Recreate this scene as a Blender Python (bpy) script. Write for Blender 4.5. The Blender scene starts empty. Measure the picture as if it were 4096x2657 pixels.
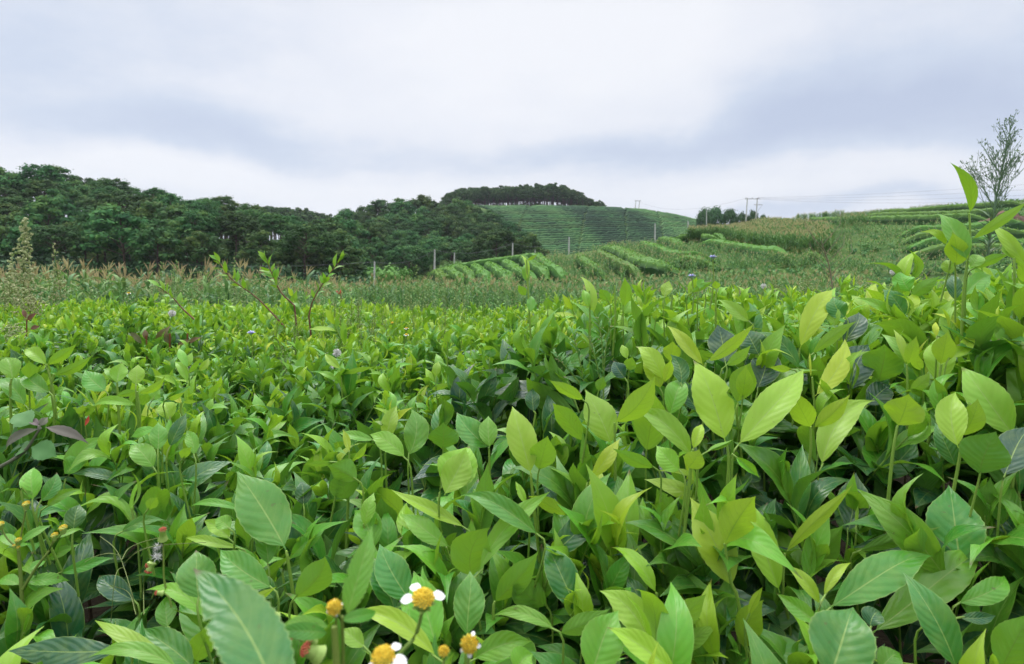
import bpy, math, random
import numpy as np
from mathutils import Vector

rng = np.random.default_rng(7)
random.seed(7)
sc = bpy.context.scene
COL = sc.collection
F = 626.0            # focal length in pixels of a 1024 wide picture
YH = 265.0           # picture row of the eye level
HAZE = .00016
ZC = 1.35            # eye height

def wp(px, py, Y):   # a point at distance Y seen in direction (px, py)
    return np.array([(px - 512) / F * Y, Y, ZC - (py - YH) / F * Y])

# ------------------------------------------------------------------ mesh helpers
class MB:
    """collects vertices / faces with a colour and a leaf coordinate per vertex"""
    def __init__(s):
        s.v, s.f3, s.f4, s.c, s.l, s.n = [], [], [], [], [], 0
    def add(s, v, f, c=(1, 1, 1), luv=None):
        v = np.asarray(v, float).reshape(-1, 3); f = np.asarray(f, int)
        k = len(v)
        c = np.asarray(c, float)
        if c.ndim == 1: c = np.tile(c, (k, 1))
        if luv is None: luv = np.zeros((k, 3))
        s.v.append(v); s.c.append(c); s.l.append(luv)
        (s.f4 if f.shape[1] == 4 else s.f3).append(f + s.n)
        s.n += k
    def merge(s, o, M=None, off=(0, 0, 0), cmul=None):
        if not o.n: return
        v = np.concatenate(o.v)
        if M is not None: v = v @ M.T
        v = v + np.asarray(off)
        c = np.concatenate(o.c)
        if cmul is not None: c = c * cmul
        s.v.append(v); s.c.append(c); s.l.append(np.concatenate(o.l))
        for f in o.f4: s.f4.append(f + s.n)
        for f in o.f3: s.f3.append(f + s.n)
        s.n += len(v)
    def mesh(s, name, mat, smooth=True):
        v = np.concatenate(s.v)
        me = bpy.data.meshes.new(name)
        f4 = np.concatenate(s.f4) if s.f4 else np.zeros((0, 4), int)
        f3 = np.concatenate(s.f3) if s.f3 else np.zeros((0, 3), int)
        me.vertices.add(len(v)); me.vertices.foreach_set('co', v.astype(np.float32).ravel())
        loops = np.concatenate([f4.ravel(), f3.ravel()]).astype(np.int32)
        me.loops.add(len(loops)); me.loops.foreach_set('vertex_index', loops)
        n = len(f4) + len(f3)
        st = np.concatenate([np.arange(len(f4)) * 4, len(f4) * 4 + np.arange(len(f3)) * 3]).astype(np.int32)
        me.polygons.add(n); me.polygons.foreach_set('loop_start', st)
        me.polygons.foreach_set('use_smooth', np.full(n, smooth))
        a = me.attributes.new('tint', 'FLOAT_COLOR', 'POINT')
        c = np.concatenate(s.c); c = np.concatenate([c, np.ones((len(c), 1))], 1)
        a.data.foreach_set('color', c.astype(np.float32).ravel())
        a = me.attributes.new('luv', 'FLOAT_VECTOR', 'POINT')
        a.data.foreach_set('vector', np.concatenate(s.l).astype(np.float32).ravel())
        me.update(calc_edges=True); me.validate()
        me.materials.append(mat)
        return me
    def build(s, name, mat, parent=None, smooth=True):
        return link(name, s.mesh(name, mat, smooth), parent)

def link(name, data, parent=None):
    o = bpy.data.objects.new(name, data); COL.objects.link(o)
    if parent is not None:
        o.parent = parent
        o.matrix_parent_inverse = parent.matrix_basis.inverted()
    return o
def tag(o, label=None, cat=None, group=None, kind=None):
    if label: o['label'] = label
    if cat: o['category'] = cat
    if group: o['group'] = group
    if kind: o['kind'] = kind
    return o
def empty(name, loc):
    o = bpy.data.objects.new(name, None); COL.objects.link(o)
    o.location = Vector(loc); o.empty_display_size = .1
    return o
def unit(a):
    a = np.asarray(a, float); return a / (np.linalg.norm(a) + 1e-12)
def rotz(a, s=1.0, sz=None):
    c, n = math.cos(a) * s, math.sin(a) * s
    return np.array([[c, -n, 0], [n, c, 0], [0, 0, s if sz is None else sz]])

def tube(mb, pts, r0, r1, n=6, c=(1, 1, 1)):
    pts = [np.asarray(p, float) for p in pts]
    k = len(pts); vs = []
    for i, p in enumerate(pts):
        t = unit(pts[min(i + 1, k - 1)] - pts[max(i - 1, 0)])
        a = unit(np.cross(t, [0.31, 0.17, 1] if abs(t[2]) < .9 else [1, .2, 0])); b = np.cross(t, a)
        r = r0 + (r1 - r0) * i / max(k - 1, 1)
        for j in range(n):
            w = 2 * math.pi * j / n
            vs.append(p + r * (math.cos(w) * a + math.sin(w) * b))
    fs = [[i * n + j, i * n + (j + 1) % n, (i + 1) * n + (j + 1) % n, (i + 1) * n + j] for i in range(k - 1) for j in range(n)]
    mb.add(vs, fs, c)
    mb.add([vs[-n + j] for j in range(n)] + [pts[-1] + unit(pts[-1] - pts[-2]) * r1 * .6], [[j, (j + 1) % n, n] for j in range(n)], c)

def curve_pts(ctrl, n=10):   # Catmull-Rom through the control points
    P = [np.asarray(p, float) for p in ctrl]
    P = [2 * P[0] - P[1]] + P + [2 * P[-1] - P[-2]]
    out = []
    m = max(2, n // (len(P) - 3))
    for i in range(1, len(P) - 2):
        for k in range(m):
            t = k / m
            out.append(.5 * ((2 * P[i]) + (-P[i-1] + P[i+1]) * t + (2*P[i-1] - 5*P[i] + 4*P[i+1] - P[i+2]) * t*t + (-P[i-1] + 3*P[i] - 3*P[i+1] + P[i+2]) * t**3))
    out.append(P[-2]); return out

def leaf(mb, base, tip, normal, W, bow=.06, curve=0., fold=.25, nv=14, nu=3, tone=.3, serr=0., seed=None, wav=.02, shape=(.78, 1.02), petiole=.05, rand=None, curl=0.):
    """one leaf blade: bowed midrib from base to tip, folded along it, wavy and toothed margin"""
    base = np.asarray(base, float); tip = np.asarray(tip, float)
    d = tip - base; L = np.linalg.norm(d) + 1e-9; a = d / L
    n = unit(np.asarray(normal) - np.dot(normal, a) * a); x = np.cross(a, n)
    s = np.linspace(0, 1, nv + 1)
    q = 4 * s * (1 - s)
    cen = base + np.outer(s * L, a) + np.outer(q * bow * L, n) + np.outer(q * curve * L, x) + np.outer((s ** 3 - s) * curl * L, n)
    if nv > 12:
        td, ts = -.02 - .10 * rng.random(), .06 * rng.normal(); cen = cen + np.outer(s ** 5 * td * L, n) + np.outer(s ** 5 * ts * L, x)
    dq = 4 * (1 - 2 * s)
    T = np.outer(np.ones(nv + 1), a) + np.outer(dq * bow, n) + np.outer(dq * curve, x) + np.outer((3 * s * s - 1) * curl, n)
    T /= np.linalg.norm(T, axis=1)[:, None]
    X = np.cross(T, n); X /= np.linalg.norm(X, axis=1)[:, None]
    N = np.cross(X, T)
    if nv > 8:
        tw = rng.normal() * .32 * (s - .4); X, N = X * np.cos(tw)[:, None] + N * np.sin(tw)[:, None], N * np.cos(tw)[:, None] - X * np.sin(tw)[:, None]
    sp = np.clip((s - petiole) / (1 - petiole), 0, 1)
    f = sp ** shape[0] * (1 - sp) ** shape[1]
    pk = shape[0] / (shape[0] + shape[1])
    f = f / (pk ** shape[0] * (1 - pk) ** shape[1])
    f = f * (1 - .58 * np.clip((s - .60) / .40, 0, 1) ** 1.6) * 1.04
    f = np.maximum(f, .028 * (1 - .7 * s))
    if serr:
        f = f * (1 + serr * np.where(np.arange(nv + 1) % 2, 1, -1))
    r = rng.random(4) if seed is None else np.random.default_rng(seed).random(4)
    us = np.linspace(-1, 1, 2 * nu + 1)
    biteL, biteR = np.ones(nv + 1), np.ones(nv + 1)
    if nv > 12 and rng.random() < .16:
        k_ = int(rng.integers(int(nv * .4), nv - 1)); (biteL if rng.random() < .5 else biteR)[k_:k_ + int(rng.integers(1, 4))] *= .62 + .25 * rng.random()
    V = []; LU = []
    rd = r[0] if rand is None else rand
    for u in us:
        au = abs(u); w = W / 2 * f
        ph = 2 * math.pi * (r[1] if u > 0 else r[2])
        lift = w * au * math.sin(fold) - w * au * au * .12
        if u > 0: w = w * biteR
        elif u < 0: w = w * biteL
        side = w * u * math.cos(fold * .8)
        und = wav * W * au ** 1.5 * np.sin(s * 11 + ph) * f + wav * W * .25 * au * np.sin(s * 25 - au * 4) * f
        V.append(cen + X * side[:, None] + N * (lift + und)[:, None])
        LU.append(np.stack([np.full(nv + 1, u), s, np.full(nv + 1, rd)], 1))
    V = np.stack(V, 1).reshape(-1, 3); LU = np.stack(LU, 1).reshape(-1, 3)
    m = 2 * nu + 1
    i, j = np.meshgrid(np.arange(nv), np.arange(m - 1), indexing='ij')
    b = (i * m + j).ravel()
    mb.add(V, np.stack([b, b + 1, b + m + 1, b + m], 1), (tone, r[3], L * 10), LU)

# ------------------------------------------------------------------ node helpers
class NT:
    def __init__(s, mat):
        s.t = mat.node_tree; s.t.nodes.clear()
    def n(s, kind, ins=None, **kw):
        nd = s.t.nodes.new(kind)
        for k, v in kw.items(): setattr(nd, k, v)
        for k, v in (ins or {}).items():
            sk = nd.inputs[k]
            if hasattr(v, 'is_linked') or isinstance(v, bpy.types.NodeSocket): s.t.links.new(v, sk)
            else: sk.default_value = v
        return nd
    def m(s, op, a, b=0., c=0., clamp=False):
        nd = s.n('ShaderNodeMath', {0: a, 1: b, 2: c}, operation=op); nd.use_clamp = clamp
        return nd.outputs[0]
    def mix(s, f, a, b, blend='MIX'):
        nd = s.n('ShaderNodeMix', data_type='RGBA', blend_type=blend)
        for k, v in ((0, f), (6, a), (7, b)):
            if isinstance(v, bpy.types.NodeSocket): s.t.links.new(v, nd.inputs[k])
            else: nd.inputs[k].default_value = v if k == 0 else (*v[:3], 1)
        return nd.outputs[2]
    def ramp(s, f, stops):
        nd = s.n('ShaderNodeValToRGB', {0: f}); e = nd.color_ramp.elements
        while len(e) < len(stops): e.new(.5)
        for el, (p, c) in zip(e, stops): el.position = p; el.color = (*c, 1)
        return nd.outputs[0]
    def sm(s, x, a, b):
        nd = s.n('ShaderNodeMapRange', {0: x, 1: a, 2: b, 3: 0., 4: 1.}, interpolation_type='SMOOTHSTEP')
        return nd.outputs[0]
    def noise(s, vec, scale, detail=3., rough=.5, out=0):
        return s.n('ShaderNodeTexNoise', {'Vector': vec, 'Scale': scale, 'Detail': detail, 'Roughness': rough}).outputs[out]
    def out(s, sh, vol=None):
        o = s.n('ShaderNodeOutputMaterial')
        if sh is not None: s.t.links.new(sh, o.inputs[0])
        if vol is not None: s.t.links.new(vol, o.inputs[1])
def mat(name):
    m = bpy.data.materials.new(name); m.use_nodes = True
    return m, NT(m)

def tea_material():
    m, t = mat('tea_leaf_surface')
    A = t.n('ShaderNodeAttribute', attribute_name='luv'); sx = t.n('ShaderNodeSeparateXYZ', {0: A.outputs['Vector']})
    B = t.n('ShaderNodeAttribute', attribute_name='tint'); sb = t.n('ShaderNodeSeparateXYZ', {0: B.outputs['Vector']})
    u, v, rd = sx.outputs; tone, r2, _ = sb.outputs
    au = t.m('ABSOLUTE', u)
    oi = t.n('ShaderNodeObjectInfo').outputs['Random']
    tone2 = t.m('ADD', tone, t.m('MULTIPLY', t.m('SUBTRACT', oi, .5), .10), clamp=True)
    geo = t.n('ShaderNodeNewGeometry')
    nz = t.noise(geo.outputs['Position'], 22., 4.)
    base = t.ramp(tone2, [(0., (.45, .51, .02)), (.14, (.285, .46, .024)), (.32, (.14, .37, .026)), (.6, (.058, .225, .022)), (.85, (.024, .120, .026)), (1., (.012, .066, .030))])
    hs = t.n('ShaderNodeHueSaturation', {'Hue': t.m('ADD', .485, t.m('MULTIPLY', rd, .03)), 'Saturation': 1.0, 'Value': t.m('ADD', .75, t.m('MULTIPLY', t.m('ADD', nz, r2), .28)), 'Color': base})
    base = hs.outputs[0]
    # veins
    lat = t.m('SUBTRACT', t.m('MULTIPLY', v, t.m('ADD', 7.0, t.m('MULTIPLY', rd, 2.5))), t.m('MULTIPLY', t.m('POWER', au, 1.25), 2.1))
    lat = t.m('ADD', lat, t.m('MULTIPLY', t.m('SUBTRACT', nz, .5), 1.7))
    fr = t.m('ABSOLUTE', t.m('SUBTRACT', t.m('FRACT', lat), .5))      # 0 in the middle of a vein
    vein = t.m('MULTIPLY', t.m('SUBTRACT', 1., t.sm(fr, .02, .075)), t.m('SUBTRACT', 1., t.sm(au, .55, .92)))
    midr = t.m('SUBTRACT', 1., t.sm(t.m('MULTIPLY', au, t.m('ADD', .35, v)), .012, .034))
    edge = t.sm(au, .93, .99)
    ven = t.m('MAXIMUM', t.m('MULTIPLY', vein, t.m('ADD', .04, t.m('MULTIPLY', nz, .09))), t.m('MULTIPLY', midr, .62))
    ven = t.m('MAXIMUM', ven, t.m('MULTIPLY', edge, .45))
    c1 = t.mix(ven, base, (.30, .42, .10))
    mot = t.noise(geo.outputs['Position'], 70., 5., .65)
    c1 = t.mix(t.m('MULTIPLY', t.sm(mot, .38, .7), .30), c1, t.mix(.5, c1, (.34, .42, .06)))
    tipb = t.m('MULTIPLY', t.m('MULTIPLY', t.sm(v, .90, .98), t.sm(r2, .74, .78)), t.sm(mot, .35, .5))
    c1 = t.mix(t.m('MULTIPLY', tipb, .9), c1, (.11, .055, .02))
    # brown specks and chewed spots of the blade itself
    tc = t.n('ShaderNodeTexCoord').outputs['Object']
    sp = t.noise(tc, 150., 2.)
    spots = t.m('MULTIPLY', t.sm(sp, .70, .74), t.sm(t.noise(tc, 9., 2.), .44, .56))
    c1 = t.mix(t.m('MULTIPLY', spots, .6), c1, (.10, .07, .02))
    under = t.mix(.5, c1, (.15, .32, .045))
    under = t.mix(t.m('MULTIPLY', t.m('MAXIMUM', midr, t.m('MULTIPLY', vein, .5)), .55), under, (.07, .15, .025))
    bf = geo.outputs['Backfacing']
    col = t.mix(bf, c1, under)
    hgt = t.m('ADD', t.m('MULTIPLY', t.sm(fr, 0., .5), 1.), t.m('MULTIPLY', nz, .25))
    hgt = t.m('SUBTRACT', hgt, t.m('MULTIPLY', midr, .8))
    bump = t.n('ShaderNodeBump', {'Strength': t.m('ADD', .10, t.m('MULTIPLY', tone2, .14)), 'Distance': .0016, 'Height': hgt})
    rough = t.m('ADD', t.m('SUBTRACT', .43, t.m('MULTIPLY', tone2, .12)), t.m('MULTIPLY', bf, .25))
    p = t.n('ShaderNodeBsdfPrincipled', {'Base Color': col, 'Roughness': rough, 'Specular IOR Level': .46, 'Normal': bump.outputs[0]})
    trc = t.mix(tone2, (.42, .68, .03), (.05, .24, .02))
    tr = t.n('ShaderNodeBsdfTranslucent', {'Color': trc, 'Normal': bump.outputs[0]})
    mx = t.n('ShaderNodeMixShader', {0: t.m('SUBTRACT', .36, t.m('MULTIPLY', tone2, .2)), 1: p.outputs[0], 2: tr.outputs[0]})
    t.out(mx.outputs[0])
    return m

def plant_material(name, stops, rough=.6, trans=.2, var=.5, scale=3., spec=.3, hue=.03):
    """leafy matter: colour ramp picked by the vertex tint (red), varied by object and by noise"""
    m, t = mat(name)
    B = t.n('ShaderNodeAttribute', attribute_name='tint'); sb = t.n('ShaderNodeSeparateXYZ', {0: B.outputs['Vector']})
    geo = t.n('ShaderNodeNewGeometry')
    oi = t.n('ShaderNodeObjectInfo').outputs['Random']
    nz = t.noise(geo.outputs['Position'], scale, 3.)
    c = t.ramp(sb.outputs[0], stops)
    hs = t.n('ShaderNodeHueSaturation', {'Hue': t.m('ADD', .5 - hue / 2, t.m('MULTIPLY', oi, hue)), 'Saturation': 1., 'Value': t.m('ADD', 1 - var * .75, t.m('MULTIPLY', t.m('ADD', t.m('MULTIPLY', nz, .8), t.m('MULTIPLY', oi, .7)), var)), 'Color': c})
    p = t.n('ShaderNodeBsdfPrincipled', {'Base Color': hs.outputs[0], 'Roughness': rough, 'Specular IOR Level': spec})
    if trans:
        tr = t.n('ShaderNodeBsdfTranslucent', {'Color': hs.outputs[0]})
        p = t.n('ShaderNodeMixShader', {0: trans, 1: p.outputs[0], 2: tr.outputs[0]})
    t.out(p.outputs[0])
    return m

def plain(name, ca, cb, rough=.7, scale=20., bump=.0):
    m, t = mat(name)
    tc = t.n('ShaderNodeTexCoord').outputs['Object']
    nz = t.noise(tc, scale, 5.)
    c = t.mix(t.sm(nz, .35, .65), ca, cb)
    ins = {'Base Color': c, 'Roughness': rough}
    if bump: ins['Normal'] = t.n('ShaderNodeBump', {'Strength': bump, 'Distance': .01, 'Height': nz}).outputs[0]
    t.out(t.n('ShaderNodeBsdfPrincipled', ins).outputs[0])
    return m

M_TEA = tea_material()
M_STEM = plant_material('green_stem', [(0, (.20, .30, .05)), (.5, (.13, .19, .04)), (1, (.10, .06, .025))], .55, 0, .3)
M_WOOD = plain('twig_bark', (.07, .05, .03), (.14, .10, .06), .9, 60., .4)
M_PINE = plant_material('pine_needles', [(0, (.032, .088, .030)), (.5, (.062, .145, .044)), (1, (.13, .21, .05))], .8, .25, .85, .25, .15, .05)
M_BARK = plain('pine_bark', (.05, .034, .027), (.10, .065, .048), .95, 6., .5)
M_BROAD = plant_material('broad_leaves', [(0, (.030, .080, .032)), (1, (.07, .16, .045))], .6, .15, .5, .4, .25)
M_BUSHLIGHT = plant_material('light_shrub_leaves', [(0, (.08, .19, .03)), (1, (.15, .30, .05))], .6, .2, .4, .4)
M_CORN = plant_material('corn_blade', [(0, (.045, .13, .045)), (.35, (.13, .25, .06)), (.7, (.24, .34, .08)), (.85, (.40, .31, .15)), (1, (.52, .44, .24))], .5, .34, .35, .8, .35)
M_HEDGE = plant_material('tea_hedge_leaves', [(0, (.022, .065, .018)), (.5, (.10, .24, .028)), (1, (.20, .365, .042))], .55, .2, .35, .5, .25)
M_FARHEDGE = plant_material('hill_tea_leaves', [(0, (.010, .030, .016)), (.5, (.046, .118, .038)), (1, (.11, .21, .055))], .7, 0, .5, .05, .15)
M_WEED = plant_material('weed_leaves', [(0, (.06, .17, .05)), (.4, (.13, .28, .07)), (.7, (.27, .38, .12)), (1, (.50, .51, .27))], .6, .25, .35, 5.)
M_GRASS = plant_material('grass_blades', [(0, (.05, .15, .03)), (.5, (.13, .27, .05)), (1, (.34, .28, .13))], .6, .2, .4, 1.)
M_HORSE = plant_material('dry_weed', [(0, (.10, .19, .11)), (.5, (.18, .28, .15)), (1, (.24, .19, .13))], .7, .15, .3, 8.)
M_REDLEAF = plant_material('red_brown_leaves', [(0, (.10, .11, .03)), (.5, (.16, .07, .04)), (1, (.42, .06, .03))], .5, .25, .3, 9.)
M_PURPLE = plant_material('purple_leaf', [(0, (.10, .26, .07)), (.5, (.15, .17, .10)), (1, (.15, .08, .12))], .55, .2, .3, 9.)
M_YELLOW = plain('yellow_florets', (.78, .50, .02), (.88, .64, .05), .8, 400., .6)
M_WHITE = plain('white_petal', (.78, .78, .74), (.84, .84, .80), .6, 80.)
M_FLUFF = plain('seed_fluff', (.60, .58, .55), (.75, .74, .72), .9, 200.)
M_RED = plain('red_floret', (.40, .06, .03), (.55, .16, .08), .7, 200.)
M_BUD = plain('flower_cup', (.20, .32, .05), (.30, .42, .10), .6, 100.)
M_LILAC = plain('lilac_petal', (.55, .54, .82), (.66, .65, .90), .6, 100.)
M_CONC = plain('concrete', (.36, .35, .33), (.48, .47, .45), .85, 3., .2)
M_STEEL = plain('weathered_steel', (.16, .16, .17), (.24, .24, .25), .6, 3.)
M_WIRE = plain('cable', (.07, .07, .08), (.10, .10, .11), .6, 3.)
M_SOILBANK = plain('red_soil', (.09, .05, .035), (.15, .085, .055), .95, 2., .6)

# ------------------------------------------------------------------ terrain
KY = [0, 4.5, 9, 18, 32, 45, 70, 95, 140, 190, 230, 330, 450, 900]
KP = {
 -400: [0, 0, -.7, -.9, -1.2, -1.3, -1.5, 1, 14, 12, 5, 0, -10, -20],
 0:    [0, 0, -.7, -.9, -1.2, -1.3, -1.5, .5, 12.6, 9, 0, -3, -10, -20],
 100:  [0, 0, -.7, -.9, -1.2, -1.3, -1.5, .2, 11.2, 8, 0, -2, -10, -20],
 200:  [0, 0, -.7, -.95, -1.3, -1.4, -1.7, -.6, 8.2, 6, 3, 8, -5, -20],
 300:  [0, 0, -.7, -1.0, -1.4, -1.5, -2, -1.6, 4.2, 3.5, 5, 15, 0, -20],
 340:  [0, 0, -.7, -1.0, -1.4, -1.5, -2.5, -2.5, 1.2, 2, 6, 13, 0, -20],
 400:  [0, 0, -.7, -1.0, -1.4, -1.2, -1.5, -2, -4, 5, 13, 16, 5, -20],
 447:  [0, 0, -.7, -1.0, -1.4, -.9, -.3, -.1, -4.5, 4, 11, 31, 28, -20],
 500:  [0, 0, -.7, -1.0, -1.4, -.7, .5, 1.3, -3, 1, 7.5, 31.3, 29, -20],
 538:  [0, 0, -.7, -1.0, -1.4, -.6, 1.0, 2.2, -2, -1, 6, 31.6, 29, -20],
 602:  [0, 0, -.7, -1.0, -1.4, -.6, 1.9, 3.6, 0, -1, 7, 30.8, 28, -20],
 645:  [0, 0, -.7, -1.0, -1.4, -.5, 2.3, 4.3, 2, 1, 8, 29.5, 26, -20],
 671:  [0, 0, -.7, -1.0, -1.4, -.4, 2.4, 4.6, 3.5, 3, 9, 27.2, 24, -20],
 706:  [0, 0, -.7, -1.0, -1.35, -.3, 2.5, 4.9, 6, 7, 13, 22.7, 20, -20],
 751:  [0, 0, -.7, -1.0, -1.3, -.2, 2.6, 5.2, 9.2, 10.5, 15, 18, 10, -20],
 787:  [0, 0, -.7, -1.0, -1.3, -.1, 3.2, 6.2, 10.4, 11, 13, 12, 5, -20],
 860:  [0, 0, -.6, -.9, -1.1, .2, 4.2, 7.6, 11.7, 12, 11, 8, 0, -20],
 968:  [0, 0, -.5, -.7, -.6, 1.0, 5.4, 9.2, 14.2, 14, 12, 8, 0, -20],
 1024: [0, 0, -.5, -.6, -.3, 1.6, 6.0, 10, 15.4, 15, 12, 8, 0, -20],
 1500: [0, 0, -.5, -.5, .5, 3, 8, 12, 18, 17, 14, 8, 0, -20],
}
DY = np.concatenate([np.linspace(0, 20, 41), np.geomspace(20.5, 900, 260)])
def _hermite(x, y, q):
    x = np.array(x, float); y = np.array(y, float); d = np.diff(y) / np.diff(x); m = np.zeros(len(x))
    for i in range(1, len(x) - 1):
        if d[i-1] * d[i] > 0: m[i] = 2 * d[i-1] * d[i] / (d[i-1] + d[i])
    k = np.clip(np.searchsorted(x, q) - 1, 0, len(x) - 2); h = x[k+1] - x[k]; s = (q - x[k]) / h
    return (2*s**3 - 3*s**2 + 1) * y[k] + (s**3 - 2*s**2 + s) * h * m[k] + (-2*s**3 + 3*s**2) * y[k+1] + (s**3 - s**2) * h * m[k+1]
_cols = sorted(KP); _tab = np.stack([_hermite(KY, KP[c], DY) for c in _cols])
DP = np.arange(-500, 1601, 10.)
_tab = np.stack([np.interp(DP, _cols, _tab[:, j]) for j in range(len(DY))], 1)
for _ in range(2):
    _p = np.pad(_tab, ((1, 1), (0, 0)), 'edge'); _tab = (_p[:-2] + 2 * _p[1:-1] + _p[2:]) / 4
def ground(X, Y):
    X = np.asarray(X, float); Y = np.asarray(Y, float)
    px = np.clip(512 + F * X / np.maximum(Y, 4.5), DP[0], DP[-1] - 1e-6)
    yy = np.clip(Y, 0, 899.9)
    i = (px - DP[0]) / 10; i0 = np.floor(i).astype(int); a = i - i0; i1 = np.minimum(i0 + 1, len(DP) - 1)
    j1 = np.clip(np.searchsorted(DY, yy, side='right'), 1, len(DY) - 1); j0 = j1 - 1; b = (yy - DY[j0]) / (DY[j1] - DY[j0])
    z = (_tab[i0, j0] * (1 - a) + _tab[i1, j0] * a) * (1 - b) + (_tab[i0, j1] * (1 - a) + _tab[i1, j1] * a) * b
    return z + np.where(Y > 20, .15 * np.sin(X * .31 + Y * .11) * np.sin(Y * .23 - X * .07), 0)
def on_ground(px, py, y0=20., y1=400., lift=0.):
    """where the sight line through (px, py) meets the land (raised by lift)"""
    Y = np.geomspace(y0, y1, 1200); X = (px - 512) / F * Y; Z = ZC - (py - YH) / F * Y
    g = ground(X, Y) + lift
    k = np.nonzero(Z < g)[0]
    if not len(k): k = [int(np.argmin(Z - g))]
    k = k[0]
    return np.array([X[k], Y[k], float(g[k] - lift)])

def terrain():
    m, t = mat('field_ground')
    pos = t.n('ShaderNodeNewGeometry').outputs['Position']
    y = t.n('ShaderNodeSeparateXYZ', {0: pos}).outputs[1]
    n1 = t.noise(pos, .12, 6., .6); n2 = t.noise(pos, 1.6, 6., .65); n3 = t.noise(pos, 14., 5., .6)
    green = t.mix(t.sm(n1, .35, .65), (.034, .085, .020), (.075, .15, .03))
    green = t.mix(t.sm(n2, .46, .62), green, (.10, .13, .045))
    soil = t.mix(n3, (.018, .014, .009), (.045, .034, .022))
    c = t.mix(t.m('MULTIPLY', t.sm(n2, .60, .72), .5), green, (.16, .12, .07))
    c = t.mix(t.sm(y, 4., 9.), soil, c)
    # the tea hill: dark leaf litter and shade-loving cover between its rows
    b = t.n('ShaderNodeBump', {'Strength': .8, 'Distance': .15, 'Height': n2})
    t.out(t.n('ShaderNodeBsdfPrincipled', {'Base Color': c, 'Roughness': .95, 'Specular IOR Level': .1, 'Normal': b.outputs[0]}).outputs[0])
    P = np.arange(-500, 1601, 12.)
    Y = np.concatenate([[-40, -15, -6], np.linspace(-2, 20, 56), np.geomspace(20.6, 900, 210), [1500, 3500]])
    XX = (P[:, None] - 512) / F * np.maximum(Y, 4.5)[None, :]
    XX[:, :3] = (P[:, None] - 512) / F * np.array([[40, 15, 8]])
    YY = np.tile(Y, (len(P), 1))
    ZZ = ground(XX, np.clip(YY, 0, 900))
    v = np.stack([XX, YY, ZZ], 2).reshape(-1, 3); nY = len(Y)
    i, j = np.meshgrid(np.arange(len(P) - 1), np.arange(nY - 1), indexing='ij'); b = (i * nY + j).ravel()
    mb = MB(); mb.add(v, np.stack([b, b + nY, b + nY + 1, b + 1], 1))
    tag(mb.build('ground', m), kind='structure')
    m2 = plain('hazy_hill', (.030, .065, .035), (.045, .09, .05), .95, .01)
    mb = MB(); xs = np.linspace(300, 1900, 60); vs = []
    for x in xs:
        top = 60 + 125 * math.exp(-((x - 1060) / 260) ** 2) + 60 * math.exp(-((x - 1500) / 200) ** 2) + 5 * math.sin(x * .05) + 3 * math.sin(x * .13)
        vs += [[x, 2300, -20], [x, 2450, top * .6], [x, 2600, top], [x, 2900, -20]]
    mb.add(vs, [[a * 4 + k, (a + 1) * 4 + k, (a + 1) * 4 + k + 1, a * 4 + k + 1] for a in range(59) for k in range(3)])
    tag(mb.build('hills', m2), kind='structure')
terrain()

# ------------------------------------------------------------------ trees
def blob_leaves(mb, c, r, n, size, tone, flat=.6, up=.5):
    """a clump: many small leaf faces spread through an ellipsoid shell"""
    d = rng.normal(size=(n, 3)); d /= np.linalg.norm(d, axis=1)[:, None]
    rad = np.minimum(np.abs(.62 + .30 * rng.normal(size=n)), 1.45)
    p = np.asarray(c) + d * rad[:, None] * np.array([r, r, r * flat])
    nn = d + rng.normal(size=(n, 3)) * .33 + np.array([0, 0, up * .6]); nn /= np.linalg.norm(nn, axis=1)[:, None]
    a = np.cross(nn, rng.normal(size=(n, 3))); a /= np.linalg.norm(a, axis=1)[:, None]; b = np.cross(nn, a)
    s = size * (.6 + .8 * rng.random(n))[:, None]
    w = s * (.5 + .3 * rng.random(n)[:, None])
    v = np.stack([p - a * s, p + b * w, p + a * s, p - b * w], 1).reshape(-1, 3)
    t = np.clip(tone + rng.normal(size=n) * .16, 0, 1)
    cc = np.repeat(np.stack([t, t, t], 1), 4, 0)
    k = np.arange(n) * 4
    mb.add(v, np.stack([k, k + 1, k + 2, k + 3], 1), cc)

def pine_proto(h, spread, lo, npad, nleaf, size, tone0, conical=0.):
    cr, tr = MB(), MB()
    lean = rng.normal(size=2) * .03 * h
    tube(tr, [[0, 0, -.5], [lean[0] * .4, lean[1] * .4, h * .45], [lean[0], lean[1], h * .93]], .014 * h + .03, .005 * h, 6)
    zc = h * (lo + (1 - lo) * .42); rz = h * (1 - lo) * .56
    for k in range(npad):
        u = 1 - 1.35 * (k + rng.random()) / npad; a = k * 2.4 + rng.random() * .9; q = math.sqrt(max(0, 1 - u * u)); e = .72 + .34 * rng.random()
        if conical and u > .3: q *= .85
        z = (zc + rz * u * e) / h; off = np.array([lean[0], lean[1], 0]) * z
        c = np.array([math.cos(a) * q * spread * e, math.sin(a) * q * spread * e, z * h]) + off
        r = spread * (.22 + .20 * rng.random())
        tube(tr, [off + [0, 0, max(.3 * h, z * h - .35 * q * spread - .2)], c * [.6, .6, 1] + [0, 0, -.1], c], .004 * h + .015, .01, 4)
        blob_leaves(cr, c, r, nleaf, size, np.clip(tone0 + rng.normal() * .16, 0, 1), .5 + .2 * rng.random(), .7)
    return cr, tr
PINES = []
for i in range(7):
    PINES.append(pine_proto(12, 3.1 + rng.random() * .9, .40 + .12 * rng.random(), 30, 160, .22, .4))
YOUNG = [pine_proto(8, 2.7 + rng.random() * .5, .18, 24, 150, .23, .55, .15) for _ in range(4)]
PM = [(a.mesh('crown', M_PINE, False), b.mesh('trunk', M_BARK)) for a, b in PINES]
YM = [(a.mesh('crown', M_PINE, False), b.mesh('trunk', M_BARK)) for a, b in YOUNG]

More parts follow.
